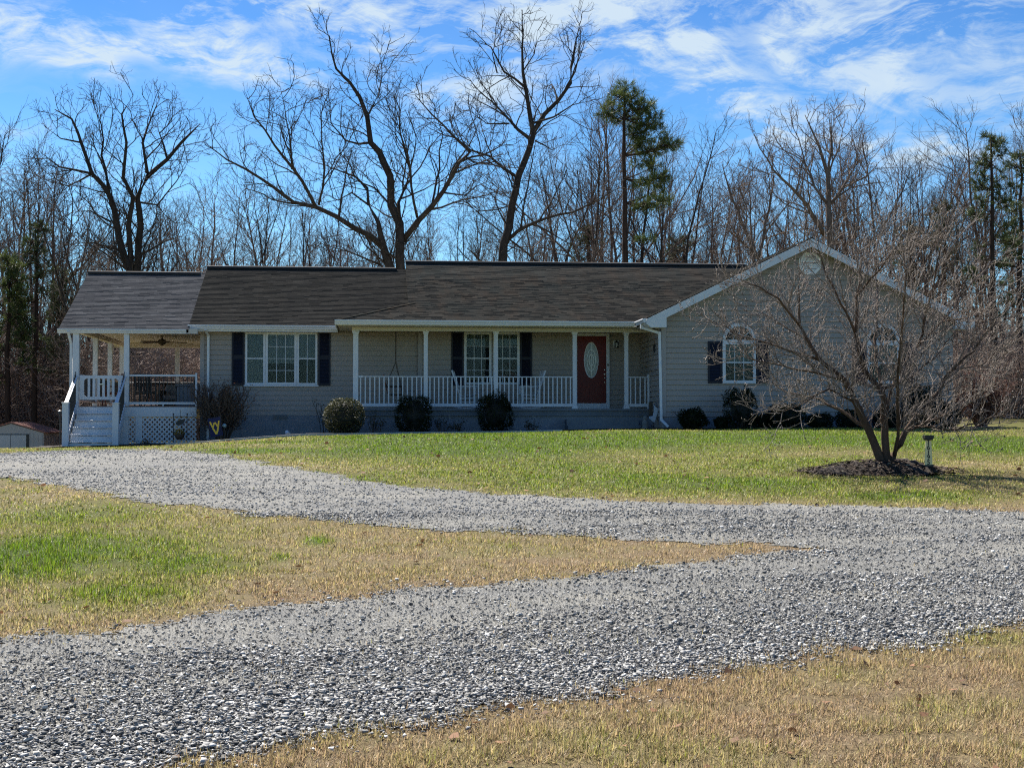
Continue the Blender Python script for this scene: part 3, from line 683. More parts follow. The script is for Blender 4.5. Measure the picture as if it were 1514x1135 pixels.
def archwin(px0,px1):
    y=YG-.016; x0,x1=PX(px0,YG),PX(px1,YG); zb,zs=PZ(566,YG),PZ(503.5,YG); c=(x0+x1)/2; rad=(x1-x0)/2; tw=.085
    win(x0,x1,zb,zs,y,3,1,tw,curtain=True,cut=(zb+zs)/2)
    zs+=.0; ro,ri=rad,rad-tw; asp=(PZ(476,YG)-zs)/rad
    f=MB(); n=20
    for k in range(n):
        a0=math.pi*k/n; a1=math.pi*(k+1)/n
        q=lambda r,a,yy:(c+r*math.cos(a),yy,zs+.003+r*asp*math.sin(a))
        V=[q(ro,a0,y-.06),q(ro,a1,y-.06),q(ri,a1,y-.06),q(ri,a0,y-.06),q(ro,a0,y),q(ro,a1,y),q(ri,a1,y),q(ri,a0,y)]
        f.add(V,[(0,1,2,3),(0,4,5,1),(3,2,6,7)])
    f.box(x0+tw,x1-tw,y-.058,y-.003,zs+.003,zs+.05)
    fo=f.build('arched_window',M['white'],HOUSE)
    g=MB(); 
    for (yy,rr,nm) in ((y-.033,ri,'glass'),(y-.02,ri,'dark_room_sheet')):
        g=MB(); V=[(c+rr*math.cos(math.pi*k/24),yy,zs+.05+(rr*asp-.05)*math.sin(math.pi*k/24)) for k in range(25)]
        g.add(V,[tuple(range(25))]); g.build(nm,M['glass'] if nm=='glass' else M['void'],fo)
    mn=MB()
    mn.box(c-.01,c+.01,y-.045,y-.037,zs+.2,zs+ri*asp)
    for a in (40,140): mn.bar((c+.16*math.cos(R(a)),y-.042,zs+.05+.14*math.sin(R(a))),(c+ri*math.cos(R(a)),y-.042,zs+ri*asp*math.sin(R(a))),.02,.008,(0,1,0))
    V=[];
    for k in range(8):
        a0=math.pi*k/8;a1=math.pi*(k+1)/8; mn.bar((c+.17*math.cos(a0),y-.042,zs+.05+.15*math.sin(a0)),(c+.17*math.cos(a1),y-.042,zs+.05+.15*math.sin(a1)),.018,.008,(0,1,0))
    mn.build('muntin',M['white'],fo)
archwin(1068,1117); archwin(1281,1330)
for a,b in ((1046.5,1067),(1118,1137),(1260,1280),(1331,1351)): shutter(PX(a,YG),PX(b,YG),PZ(566,YG),PZ(503,YG),YG-.016)
# gable vent
cx_,cz_=PX(1198,YG),PZ(390,YG,1198); v=MB(); ro=.345; ri=.265; y=YG
for k in range(8):
    a0=R(22.5+45*k);a1=R(67.5+45*k)
    q=lambda r,a,yy:(cx_+r*math.cos(a),yy,cz_+r*math.sin(a))
    v.add([q(ro,a0,y-.06),q(ro,a1,y-.06),q(ri,a1,y-.06),q(ri,a0,y-.06),q(ro,a0,y),q(ro,a1,y),q(ri,a1,y-.02),q(ri,a0,y-.02)],[(0,1,2,3),(0,4,5,1),(3,2,6,7)])
for k in range(-4,5):
    z=cz_+k*.058; hw=min(ri,ri*math.cos(R(22.5))*1.0, (ri*1.30-abs(z-cz_)))
    v.add([(cx_-hw,y-.05,z-.022),(cx_+hw,y-.05,z-.022),(cx_+hw,y-.022,z+.03),(cx_-hw,y-.022,z+.03)],[(0,1,2,3)])
V_=[(cx_+ri*math.cos(R(22.5+45*k)),YG-.03,cz_+ri*math.sin(R(22.5+45*k))) for k in range(8)]; v.add(V_,[tuple(range(8))]); v.build('gable_vent',M['vent'],HOUSE)
v=MB(); v.box(PX(404,YW),PX(425,YW),YW-.05,YW-.03,PZ(620,YW),PZ(613,YW)); 
for k in range(4): v.box(PX(405,YW),PX(424,YW),YW-.06,YW-.05,PZ(619.5,YW)+k*.033,PZ(619.5,YW)+k*.033+.012)
v.build('crawl_vent',M['porchgrey'],HOUSE)
# ---- front door
x0,x1,z0,z1=PX(853,YM),PX(896,YM),PZ(596,YM),PZ(496.5,YM)
YM-=.035; f=MB(); f.box(x0-.09,x0,YM-.05,YM-.005,2.12,z1+.09); f.box(x1,x1+.10,YM-.05,YM-.005,2.12,z1+.09); f.box(x0,x1,YM-.05,YM-.005,z1,z1+.09); f.box(x0,x1,YM-.06,YM-.005,2.12,z0)
f.build('door_frame',M['white'],HOUSE,.005)
d=MB(); d.box(x0,x1,YM-.035,YM-.006,z0+.005,z1)
for (a,b,c_,e) in ((.1,.42,.08,.5),(.58,.9,.08,.5)):
    d.box(x0+(x1-x0)*a,x0+(x1-x0)*b,YM-.041,YM-.034,z0+c_,z0+e)
DO=d.build('door',M['door'],HOUSE,.006)
dc,dz=PX(874,YM),PZ(532,YM); g=MB(); n=32
def ell(rx,rz,y): return [(dc+rx*math.cos(2*math.pi*k/n),y,dz+rz*math.sin(2*math.pi*k/n)) for k in range(n)]
g.add(ell(.225,.55,YM-.045)+ell(.195,.515,YM-.052)+ell(.225,.55,YM-.034),[(k,(k+1)%n,n+(k+1)%n,n+k) for k in range(n)]+[(k,2*n+k,2*n+(k+1)%n,(k+1)%n) for k in range(n)])
g.build('oval_frame',M['white'],DO)
m,nt,b=newmat('leaded_glass'); vv=texco(nt,'Object',(1,1,.35)); q=nt.nodes.new('ShaderNodeTexVoronoi'); q.feature='DISTANCE_TO_EDGE'; q.inputs['Scale'].default_value=9; nt.links.new(vv,q.inputs[0])
nt.links.new(ramp(nt,q.outputs[0],(.0,(.03,.03,.03)),(.05,(.30,.32,.29))),b.inputs['Base Color']); b.inputs['Roughness'].default_value=.15; bump(nt,b,noise(nt,vv,14,3),.5,.01)
g=MB(); g.add(ell(.197,.517,YM-.046),[tuple(range(n))]); g.build('oval_glass',m,DO)
g=MB()
for rx in (.13,.07): 
    E_=ell(rx,rx*2.5,YM-.05)
    for k in range(n): g.bar(E_[k],E_[(k+1)%n],.008,.005,(0,1,0))
g.bar((dc,YM-.05,dz-.5),(dc,YM-.05,dz+.5),.007,.005,(0,1,0)); g.build('leading',M['brass'],DO)
g=MB(); hx=x1-.06
for z,rr in ((PZ(546.5,YM),.024),(PZ(553,YM),.03),(PZ(558.5,YM),.022),(PZ(565,YM),.022)): g.tube([(hx,YM-.035,z),(hx,YM-.075,z),(hx,YM-.085,z)],[rr,rr,rr*.6],12)
g.build('handle',M['brass'],DO)
g=MB(); g.box(x1+.03,x1+.06,YM-.07,YM-.05,PZ(541,YM),PZ(537,YM)); g.build('doorbell',M['black'],HOUSE); YM+=.035
# ---- porch
p=MB(); p.box(-.85,XW,42.05,YM,2.05,2.11); p.build('porch_floor',M['porchgrey'],HOUSE)
p=MB(); p.box(-.80,XW,42.10,42.14,1.90,2.05); p.build('porch_rim',M['porchgrey'],HOUSE)
p=MB(); p.box(-.74,XW,42.16,43.9,1.0,1.90); p.build('porch_foundation',M['concrete'],HOUSE)
p=MB(); p.box(5.4,7.5,41.65,42.13,1.2,1.80); p.box(5.4,7.5,41.3,41.65,1.2,1.62); p.build('porch_step',M['porchgrey'],HOUSE)
POSTS=[-.67,1.35,3.39,5.70,7.23]
for i,x in enumerate(POSTS):
    w=.075 if i==0 else .058
    p=MB(); p.box(x-w,x+w,42.2-w,42.2+w,2.22,4.27)
    for z0,z1,e in ((2.11,2.16,.03),(2.16,2.22,.015),(4.27,4.31,.014),(4.31,4.35,.028)): p.box(x-w-e,x+w+e,42.2-w-e,42.2+w+e,z0,z1)
    p.build('porch_post',M['white'],HOUSE,.006)
def railing(x0,x1,y,zb,zt,m,mrail,name,step,bw,parent=HOUSE,bh=.05,th=.03,bot=None):
    r=MB(); r.box(x0,x1,y-.03,y+.03,zt-th,zt); r.box(x0,x1,y-.025,y+.025,zb,zb+bh)
    ro=r.build(name,mrail,parent,.004)
    n=max(1,round((x1-x0)/step)); b=MB()
    for k in range(n):
        x=x0+(x1-x0)*(k+.5)/n; b.box(x-bw/2,x+bw/2,y-bw/2,y+bw/2,zb+bh,zt-th)
    b.build('baluster',m,ro); return ro
zb_,zt_=PZ(601,42.2),PZ(556.5,42.2)
for a,b,l,rr in ((-.595,1.292,0,0),(1.408,3.332,0,0),(3.448,5.642,0,0),(7.288,XW-.1,0,0)):
    railing(a,b,42.2,zb_-.0,zt_,M['white'],M['white'],'porch_railing',.132,.034,bh=.085)
p=MB(); p.box(XW-.1,XW-.045,42.16,42.24,2.11,3.12); p.build('rail_end_post',M['white'],HOUSE); p=MB(); p.box(-.6,-.47,42.16,42.24,zt_-.05,zt_+.012); p.build('railing_bracket',M['white'],HOUSE,.005)
# ---- covered deck on the left
DF=2.19
d=MB(); d.box(-8.88,-5.27,43.22,51.1,DF-.035,DF); d.build('deck_floor',M['deckwood'],HOUSE)
d=MB(); d.box(-8.88,-5.31,43.18,43.22,1.88,DF-.03); d.box(-8.90,-8.86,43.22,51.1,1.88,DF-.03); d.box(-8.88,-5.3,51.1,51.14,1.88,DF-.03); d.build('deck_rim',M['white'],HOUSE)
for x,y,w in ((-8.78,43.3,.09),(-7.34,43.3,.075),(-8.8,46.3,.075),(-8.8,48.8,.075),(-8.8,51.0,.075),(-6.93,51.0,.075)):
    d=MB(); d.box(x-w,x+w,y-w,y+w,1.0 if y>44 else 1.0,4.34); d.build('deck_post',M['white'],HOUSE,.006)
# lattice skirt with solid boards
l=MB(); zl0,zl1=.95,1.875; y=43.215
for a,b in ((PX(180,43.2),PX(190,43.2)),(PX(200.5,43.2),PX(210.5,43.2))): l.box(a-(.10 if a<-7.2 else 0),b,y-.02,y+.0,zl0,zl1)
l.box(-7.25,-5.3,y-.022,y+.002,zl1-.0,zl1+.004)
l.build('skirt_board',M['white'],HOUSE)
def lattice(x0,x1,z0,z1,y,sp=.14,w=.044):
    L=MB()
    for sgn,yy in ((1,y),(-1,y+.009)):
        k0=int((x0-(z1-z0))/sp)-2; k1=int((x1+(z1-z0))/sp)+2
        for k in range(k0,k1):
            xa=k*sp; pts=[]
            # line x = xa + sgn*(z-z0)
            za,zb=z0,z1; A=xa; B=xa+sgn*(z1-z0)
            def clip(zv): return xa+sgn*(zv-z0)
            ts=[z0,z1]
            if sgn>0: lo=max(z0,z0+(x0-xa)); hi=min(z1,z0+(x1-xa))
            else: lo=max(z0,z0+(xa-x1)); hi=min(z1,z0+(xa-x0))
            if hi-lo>.02: L.bar((clip(lo),yy,lo),(clip(hi),yy,hi),w,.007,(0,1,0))
    return L.build('lattice',M['white'],HOUSE)
lattice(PX(190,43.2),PX(200.5,43.2),zl0,zl1,y+.004); lattice(PX(210.5,43.2),-5.32,zl0,zl1,y+.004)
railing(-7.26,-5.31,43.3,PZ(598.5,43.3),PZ(555.5,43.3),M['black'],M['white'],'deck_railing',.118,.019,bh=.07,th=.055)
b=MB(); x=(-7.26-5.31)/2; b.box(x-.02,x+.02,43.28,43.32,DF,PZ(598.5,43.3)); b.build('rail_foot',M['white'],HOUSE); b=MB(); b.box(-5.36,-5.31,43.26,43.34,DF,3.16); b.build('railing_bracket',M['white'],HOUSE)
railing(-8.72,-7.01,51.0,2.32,3.12,M['black'],M['white'],'deck_railing',.118,.019,bh=.05,th=.05)
railing(-6.85,-5.31,51.0,2.32,3.12,M['black'],M['white'],'deck_railing',.118,.019,bh=.05,th=.05)
# side railing (runs away from the camera)
for a,b_ in ((43.4,46.22),(46.38,48.72),(48.88,50.92)):
    r_=MB(); r_.box(-8.83,-8.77,a,b_,3.09,3.14); r_.box(-8.825,-8.775,a,b_,2.32,2.37); ro=r_.build('deck_railing',M['white'],HOUSE)
    q=MB(); n=round((b_-a)/.118)
    for k in range(n): yy=a+(b_-a)*(k+.5)/n; q.box(-8.81,-8.79,yy-.01,yy+.01,2.37,3.09)
    q.build('baluster',M['black'],ro)
# gate
gx0_,gx1_=-8.67,-7.44; z0,z1=PZ(592,43.25),PZ(557,43.25); y=43.24
g=MB(); g.box(gx0_,gx1_,y-.02,y+.02,z1-.09,z1); g.box(gx0_,gx1_,y-.02,y+.02,z0,z0+.09); g.box(gx0_,gx0_+.13,y-.02,y+.02,z0+.09,z1-.09); g.box(gx1_-.13,gx1_,y-.02,y+.02,z0+.09,z1-.09)
n=7
for k in range(1,n):
    x=gx0_+.13+(gx1_-gx0_-.26)*k/n; g.box(x-.035,x+.035,y-.012,y+.012,z0+.09,z1-.09)
for sx,xc_ in ((1,gx0_+.13),(-1,gx1_-.13)):
    for sz,zc in ((1,z0+.09),(-1,z1-.09)):
        V=[(xc_,zc)]+[(xc_+sx*.09*(1-math.sin(t)),zc+sz*.09*(1-math.cos(t))) for t in np.linspace(0,math.pi/2,6)]
        g.prism(V,y-.018,y+.018)
GO=g.build('gate',M['white'],HOUSE)
g=MB(); g.box(-8.1,-7.98,y-.05,y-.02,z0+.44,z0+.47); g.build('latch',M['brass'],GO)
# stairs
ST=MB(); nr=6; y0,y1=41.85,43.2; zg=.97; rise=(DF-zg)/nr; run=(y1-y0)/(nr-1)
tr=MB()
for k in range(nr):
    yk=y0+k*run if k<nr-1 else y1; z=zg+k*rise
    xl=-8.7; 
    ST.box(-8.68,-7.46,yk,yk+.02,z-.0,z+rise-.052)
    if k<nr-1: tr.box(-8.68,-7.45,yk-.045,yk+run+.01,z+rise-.035,z+rise)
SO=ST.build('stair',M['white'],HOUSE); tr.build('tread',M['white'],SO,.006)
for x in (-8.755,-7.375):
    w=.085; n_=MB(); n_.box(x-w,x+w,41.72,41.72+2*w,zg-.1,2.24); n_.box(x-w-.015,x+w+.015,41.705,41.735+2*w,2.24,2.27); n_.build('newel_post',M['white'],SO,.006)
    q=MB(); q.bar((x,41.85,2.25),(x,43.2,3.04),.10,.045); q.bar((x,41.88,1.22),(x,43.2,2.28),.06,.05); q.bar((x,41.88,1.08),(x,43.2,2.05),.035,.24); ho=q.build('handrail',M['white'],SO)
    q=MB()
    for k in range(11):
        yy=41.95+k*.115; zz=1.22+(yy-41.88)*.803; q.box(x-.01,x+.01,yy-.01,yy+.01,zz,zz+.98)
    q.build('baluster',M['black'],ho)
#==E2==
# ================================================================ THINGS ON THE PORCH AND DECK
def at(px,py,Y): return P(px,py,Y)
# ceiling fan
c=(PX(239,47),47.,4.5); t=thing('ceiling_fan','dark bronze ceiling fan under the roof of the covered deck','ceiling fan',c)
m=MB(); m.lathe(c,[(.06,0),(.06,-.04),(.02,-.06),(.02,-.12),(.05,-.13),(.12,-.16),(.14,-.2),(.14,-.25),(.10,-.29),(.05,-.31),(.03,-.34)],16); m.build('motor',M['wicker'],t,smooth=True)
for k in range(5):
    a=R(5+72*k); u=np.array([math.cos(a),math.sin(a),0]); n_=np.array([-u[1],u[0],0]); cc=np.array(c)+np.array([0,0,-.225])
    m=MB(); V=[]
    for r_,w,dz in ((.13,.03,0),(.24,.05,0),(.45,.075,-.005),(.7,.07,-.012),(.78,.05,-.015)):
        for s in (-1,1):
            for h in (.006,-.006): V.append(cc+u*r_+n_*w*s+np.array([0,0,dz+h+s*.012]))
    Fs=[]
    for i in range(4):
        a_=i*4;b_=a_+4; Fs+=[(a_,a_+2,b_+2,b_),(a_+1,b_+1,b_+3,a_+3),(a_,b_,b_+1,a_+1),(a_+2,a_+3,b_+3,b_+2)]
    Fs+=[(0,1,3,2),(16,18,19,17)]
    m.add(V,Fs); m.build('blade',M['darkwood'],t)
# wall lantern
c=at(911,508,43.88); t=thing('wall_lantern','small black wall lantern on a white mounting block beside the red front door','lantern',c)
m=MB(); m.box(c[0]-.09,c[0]+.09,43.87,43.9,c[2]-.09,c[2]+.1); m.build('mount',M['white'],t,.004)
m=MB(); m.box(c[0]-.06,c[0]+.06,43.72,43.84,c[2]-.13,c[2]-.115); m.box(c[0]-.07,c[0]+.07,43.71,43.85,c[2]+.03,c[2]+.045); m.bar((c[0],43.87,c[2]+.07),(c[0],43.78,c[2]+.08),.02); m.lathe((c[0],43.78,c[2]+.045),[(.06,0),(.02,.04),(.01,.06)],8)
for i in (-1,1):
    for j in (-1,1): m.box(c[0]+i*.05-.006,c[0]+i*.05+.006,43.78+j*.05-.006,43.78+j*.05+.006,c[2]-.115,c[2]+.03)
m.build('cage',M['black'],t)
m=MB(); m.lathe((c[0],43.78,c[2]-.11),[(.025,0),(.03,.05),(.015,.1)],8); m.build('bulb',M['white'],t)
# porch swing seen end on
sx=PX(585,43); t=thing('porch_swing','dark wooden porch swing hanging on chains at the left end of the front porch','swing',(sx,43.,2.45))
m=MB(); zs=2.52
for k in range(6): m.box(sx-.22+k*.08,sx-.155+k*.08,42.45,43.6,zs,zs+.02)
m.build('seat',M['darkwood'],t)
m=MB()
for k in range(9): m.bar((sx-.24,42.5+k*.13,zs+.05),(sx-.36,42.5+k*.13,zs+.55),.02,.07,(0,1,0))
m.bar((sx-.36,42.42,zs+.56),(sx-.36,43.62,zs+.56),.05,.03); m.build('backrest',M['redwood'],t)
for y in (42.44,43.62):
    m=MB(); m.bar((sx-.3,y,zs+.25),(sx+.22,y,zs+.25),.05,.025); m.bar((sx+.2,y,zs),(sx+.2,y,zs+.25),.04); m.build('armrest',M['darkwood'],t)
    m=MB(); m.tube([(sx,y,4.45),(sx,y,3.5)],.011,5); m.tube([(sx,y,3.5),(sx-.28,y,zs+.27)],.009,5); m.tube([(sx,y,3.5),(sx+.2,y,zs+.05)],.009,5); m.build('chain',M['wicker'],t)
# rocking chairs (facing +x)
def rocker(loc,rz,label):
    t=thing('rocking_chair',label,'rocking chair',loc,'white rocking chairs on the front porch')
    L=np.array(loc); 
    def B(m,a,b,w,h=None,up=(0,0,1)): m.bar(L+np.array(a),L+np.array(b),w,h,up)
    for s in (-.27,.27):
        m=MB(); pts=[(x,s,.02+.09*(x/.45)**2+.0) for x in np.linspace(-.50,.42,10)]
        for a,b in zip(pts[:-1],pts[1:]): B(m,a,b,.03,.04)
        m.build('rocker',M['white'],t)
        m=MB(); B(m,(.25,s,.05),(.24,s,.66),.04); m.build('front_leg',M['white'],t)
        m=MB(); B(m,(-.20,s,.04),(-.19,s,.42),.04); B(m,(-.19,s,.42),(-.42,s,1.14),.04); m.build('back_post',M['white'],t)
        m=MB(); B(m,(.32,s,.675),(-.27,s,.66),.07,.022); m.build('armrest',M['white'],t)
        m=MB(); B(m,(.24,s,.2),(-.2,s,.2),.022); B(m,(.24,s,.32),(-.2,s,.30),.022); m.build('stretcher',M['white'],t)
    m=MB()
    for k in range(7): B(m,(.26-.072*k,-.27,.43-.008*k),(.26-.072*k,.27,.43-.008*k),.055,.02)
    m.build('seat',M['white'],t)
    m=MB()
    for k in range(7): y=-.21+.07*k; B(m,(-.215,y,.47),(-.405,y,1.08),.02,.035,(0,1,0))
    B(m,(-.205,-.27,.47),(-.205,.27,.47),.03,.06); B(m,(-.41,-.27,1.1),(-.41,.27,1.1),.03,.09); m.build('backrest',M['white'],t)
    t.rotation_euler[2]=rz; return t
rocker((PX(690,43),43.0,2.11),R(-8),'white rocking chair facing right, nearer the porch swing'); rocker((PX(783,43),43.0,2.11),R(186),'white rocking chair facing left, nearer the red front door')
# deck furniture
dx=-6.9; t=thing('patio_table','round dark patio table set on the covered deck','table',(dx,45.6,DF))
m=MB(); m.lathe((dx,45.6,DF),[(.62,.70),(.64,.72),(.62,.735)],24); m.build('table_top',M['wicker'],t)
for k in range(4):
    a=R(45+90*k); m=MB(); m.tube([(dx+.5*math.cos(a),45.6+.5*math.sin(a),DF),(dx+.25*math.cos(a),45.6+.25*math.sin(a),DF+.4),(dx+.45*math.cos(a),45.6+.45*math.sin(a),DF+.7)],.02,6); m.build('leg',M['black'],t)
def pchair(loc,rz,label,mf,mc,h=.95,group='dark metal chairs around the patio table'):
    t=thing('patio_chair',label,'chair',loc,group); L=np.array(loc)
    B=lambda m,a,b,w,h_=None,up=(0,0,1): m.bar(L+np.array(a),L+np.array(b),w,h_,up)
    for sx_ in (-.22,.22):
        for s in (-.25,.25):
            m=MB(); B(m,(sx_,s,0),(sx_,s,.42 if sx_<0 else .62),.03); m.build('leg',mf,t)
    for s in (-.25,.25): m=MB(); B(m,(-.25,s,.62),(.26,s,.63),.05,.025); m.build('armrest',mf,t)
    m=MB(); m.box(L[0]-.24,L[0]+.24,L[1]-.24,L[1]+.24,L[2]+.38,L[2]+.45); m.build('seat',mc,t,.02)
    m=MB()
    for s in (-.24,.24): B(m,(-.22,s,.42),(-.34,s,h),.03)
    for k in range(6): B(m,(-.235,-.2+.08*k,.46),(-.33,-.2+.08*k,h-.03),.02,.045,(0,1,0))
    B(m,(-.34,-.25,h),(-.34,.25,h),.04,.05); m.build('backrest',mf if mc is not M['redwood'] else mc,t)
    t.rotation_euler[2]=rz; return t
pchair((-7.0,44.6,DF),R(80),'dark metal patio chair with its back to the stairs, in front of the round table',M['black'],M['wicker'],group=None)
pchair((-6.0,45.7,DF),R(190),'dark metal patio chair between the round table and the grey sofa',M['black'],M['wicker'],group=None)
pchair((-8.15,45.4,DF),R(200),'red-brown wooden deck chair seen through the bars of the white gate',M['redwood'],M['redwood'],1.0,group=None)
sx=-6.35; t=thing('outdoor_sofa','long grey cushioned sofa at the back of the covered deck','sofa',(sx,49.8,DF))
m=MB(); m.box(sx-1.0,sx+1.0,49.4,50.3,DF+.05,DF+.28); m.build('base',M['wicker'],t,.02)
for k in range(3):
    a=sx-.85+k*.57; m=MB(); m.box(a,a+.55,49.38,50.05,DF+.285,DF+.45); m.build('seat_cushion',M['cushion'],t,.04)
    m=MB(); m.box(a,a+.55,50.06,50.26,DF+.40,DF+.88); m.build('back_cushion',M['cushion'],t,.05)
for s in (-1,1): m=MB(); m.box(sx+s*.93-.075,sx+s*.93+.075,49.4,50.3,DF+.285,DF+.62); m.build('armrest',M['wicker'],t,.02)
x=PX(282,44.6); t=thing('storage_box','tall grey deck storage box standing against the house wall on the covered deck','box',(x,44.6,DF))
m=MB(); m.box(x-.38,x+.33,44.3,44.9,DF,DF+.60); m.build('box_body',M['cushion'],t,.03); m=MB(); m.box(x-.40,x+.35,44.28,44.92,DF+.61,DF+.67); m.build('lid',M['cushion'],t,.02)
# potted things beneath the gate
# ================================================================ GARDEN THINGS
def gzf(x,y): return float(gz(x,y))
# leaf clouds
quad=np.array([[(-.5,0,0),(0,-.28,.06),(.5,0,0),(0,.28,.06)],[(-.5,0,.05),(0,-.35,0),(.55,0,.05),(0,.3,0)]]); qf=np.array([(0,1,2,3)])
def leafball(c,rx,ry,rz,n,size,flat=.0,lump=.25,shell=.55,seed=0,tgrad=.5,boxy=1.0):
    r=np.random.RandomState(seed); d=r.normal(size=(n,3)); d/=np.linalg.norm(d,axis=1)[:,None]
    if boxy!=1: d=np.sign(d)*np.abs(d)**boxy
    k=1+lump*(vn(d[:,0]*2+d[:,2],d[:,1]*2-d[:,2],1.4,seed*3.1)-.5)*2*.6+lump*.5*(vn(d[:,0]*5+d[:,2]*3,d[:,1]*5,1.,seed*1.1)-.5)
    rad=k*(shell+(1-shell)*r.rand(n)**.4)
    p=np.array(c)+d*rad[:,None]*np.array([rx,ry,rz])
    ok=p[:,2]>c[2]-rz*.98; p=p[ok]; N=len(p); s=size*r.uniform(.6,1.4,N)
    global rs; V,f=scatter_shape(quad,qf,p,np.stack([s,s,s],1),r.uniform(0,6.28,N),r.normal(0,1.,N))
    t=np.clip(.35+r.normal(0,.22,N)+tgrad*.0,0,1); return V,f,np.repeat(t,4)
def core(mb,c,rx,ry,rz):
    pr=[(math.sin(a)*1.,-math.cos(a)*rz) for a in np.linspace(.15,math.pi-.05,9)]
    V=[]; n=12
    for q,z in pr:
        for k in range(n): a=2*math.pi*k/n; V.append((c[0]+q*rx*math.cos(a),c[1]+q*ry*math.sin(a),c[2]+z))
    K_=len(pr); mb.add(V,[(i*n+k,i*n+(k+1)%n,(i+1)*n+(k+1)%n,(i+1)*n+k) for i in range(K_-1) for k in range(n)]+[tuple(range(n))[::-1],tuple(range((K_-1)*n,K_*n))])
twigm=M['bark_brown']
def bush(px,pyt,pyb,wpx,Y,label,m=None,n=5200,size=.045,seed=0,boxy=.8,lump=.2,group=None,name='round_bush'):
    x=PX(px,Y); g=gzf(x,Y); top=PZ(pyt,Y,px); h=top-g; rx=wpx/2/F*Y
    t=thing(name,label,'bush',(x,Y,g),group); rz=h/2*1.02; c=(x,Y,g+h/2)
    V,f,tt=leafball(c,rx,rx*.95,rz,n,size,seed=seed,boxy=boxy,lump=lump,shell=.6)
    np_mesh('leaves',V,[f],m or M['box'],t,False,{'tint':('POINT',tt)})
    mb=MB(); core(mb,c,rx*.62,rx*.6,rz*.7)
    mb.build('inner_twigs',M['void'],t)  # solid near-black core, shade between the leaves put into its colour
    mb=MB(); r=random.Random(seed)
    for k in range(7):
        a=r.uniform(0,6.28); mb.tube([(x+.04*math.cos(a),Y+.04*math.sin(a),g-.05),(x+rx*.5*math.cos(a),Y+rx*.5*math.sin(a),g+h*.5),(x+rx*.8*math.cos(a),Y+rx*.8*math.sin(a),g+h*.8)],[.02,.012,.006],5)
    mb.build('stem',twigm,t); return t
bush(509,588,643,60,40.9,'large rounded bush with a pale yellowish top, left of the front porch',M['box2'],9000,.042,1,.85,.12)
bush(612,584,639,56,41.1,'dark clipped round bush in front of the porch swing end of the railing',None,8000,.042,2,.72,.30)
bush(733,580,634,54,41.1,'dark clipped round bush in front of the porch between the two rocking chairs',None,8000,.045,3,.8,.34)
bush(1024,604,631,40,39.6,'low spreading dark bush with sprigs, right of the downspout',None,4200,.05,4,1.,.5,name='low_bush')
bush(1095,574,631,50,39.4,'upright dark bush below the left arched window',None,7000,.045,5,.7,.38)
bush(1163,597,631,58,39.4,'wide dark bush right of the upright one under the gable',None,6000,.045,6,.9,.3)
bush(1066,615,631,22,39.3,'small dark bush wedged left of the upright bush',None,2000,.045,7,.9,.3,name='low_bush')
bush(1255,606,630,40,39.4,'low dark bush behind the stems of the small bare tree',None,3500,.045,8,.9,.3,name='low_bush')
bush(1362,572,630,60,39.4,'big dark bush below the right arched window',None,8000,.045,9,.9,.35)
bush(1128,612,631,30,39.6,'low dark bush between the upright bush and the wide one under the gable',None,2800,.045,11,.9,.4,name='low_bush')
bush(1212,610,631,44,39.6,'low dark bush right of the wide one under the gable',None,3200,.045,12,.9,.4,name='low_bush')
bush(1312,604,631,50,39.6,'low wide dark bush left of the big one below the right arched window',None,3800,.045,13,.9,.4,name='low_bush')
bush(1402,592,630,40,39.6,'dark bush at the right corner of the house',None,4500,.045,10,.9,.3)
# ---------------------------------------------------------------- tube batches and trees
class Tubes:
    def __init__(s): s.g={}
    def add(s,pts,r0,r1,n):
        s.g.setdefault((len(pts),n),[]).append((pts,r0,r1))
    def arrays(s):
        Vs=[];Fs=[];off=0
        for (K_,n),L in s.g.items():
            Pn=np.array([l[0] for l in L],float); r0=np.array([l[1] for l in L]); r1=np.array([l[2] for l in L]); N=len(L)
            D=np.empty_like(Pn); D[:,1:-1]=Pn[:,2:]-Pn[:,:-2]; D[:,0]=Pn[:,1]-Pn[:,0]; D[:,-1]=Pn[:,-1]-Pn[:,-2]
            D/=np.linalg.norm(D,axis=2)[:,:,None]+1e-9
            mean=Pn[:,-1]-Pn[:,0]; mean/=np.linalg.norm(mean,axis=1)[:,None]+1e-9
            ref=np.where((np.abs(mean[:,2])<.8)[:,None],np.array([0,0,1.]),np.array([.8,.6,0]))[:,None,:]
            U=np.cross(D,np.broadcast_to(ref,D.shape)); U/=np.linalg.norm(U,axis=2)[:,:,None]+1e-9; Wv=np.cross(U,D)
            t=np.linspace(0,1,K_)[None,:]; rad=r0[:,None]*(1-t)+r1[:,None]*t
            a=2*np.pi*np.arange(n)/n
            ring=Pn[:,:,None,:]+rad[:,:,None,None]*(np.cos(a)[None,None,:,None]*U[:,:,None,:]+np.sin(a)[None,None,:,None]*Wv[:,:,None,:])
            Vs.append(ring.reshape(-1,3))
            i=np.arange(K_-1)[:,None]*n; k=np.arange(n)[None,:]; k2=(k+1)%n
            f=np.stack([i+k,i+k2,i+n+k2,i+n+k],-1).reshape(-1,4)
            Fs.append((f[None]+(np.arange(N)*K_*n)[:,None,None]).reshape(-1,4)+off); off+=N*K_*n
        return np.vstack(Vs),np.vstack(Fs)
    def empty(s): return not s.g
def rnd(r,s): return (r.gauss(0,s),r.gauss(0,s),r.gauss(0,s))
def vadd(a,b,k=1.): return (a[0]+b[0]*k,a[1]+b[1]*k,a[2]+b[2]*k)
def vnrm(a):
    l=math.sqrt(a[0]**2+a[1]**2+a[2]**2)+1e-9; return (a[0]/l,a[1]/l,a[2]/l)
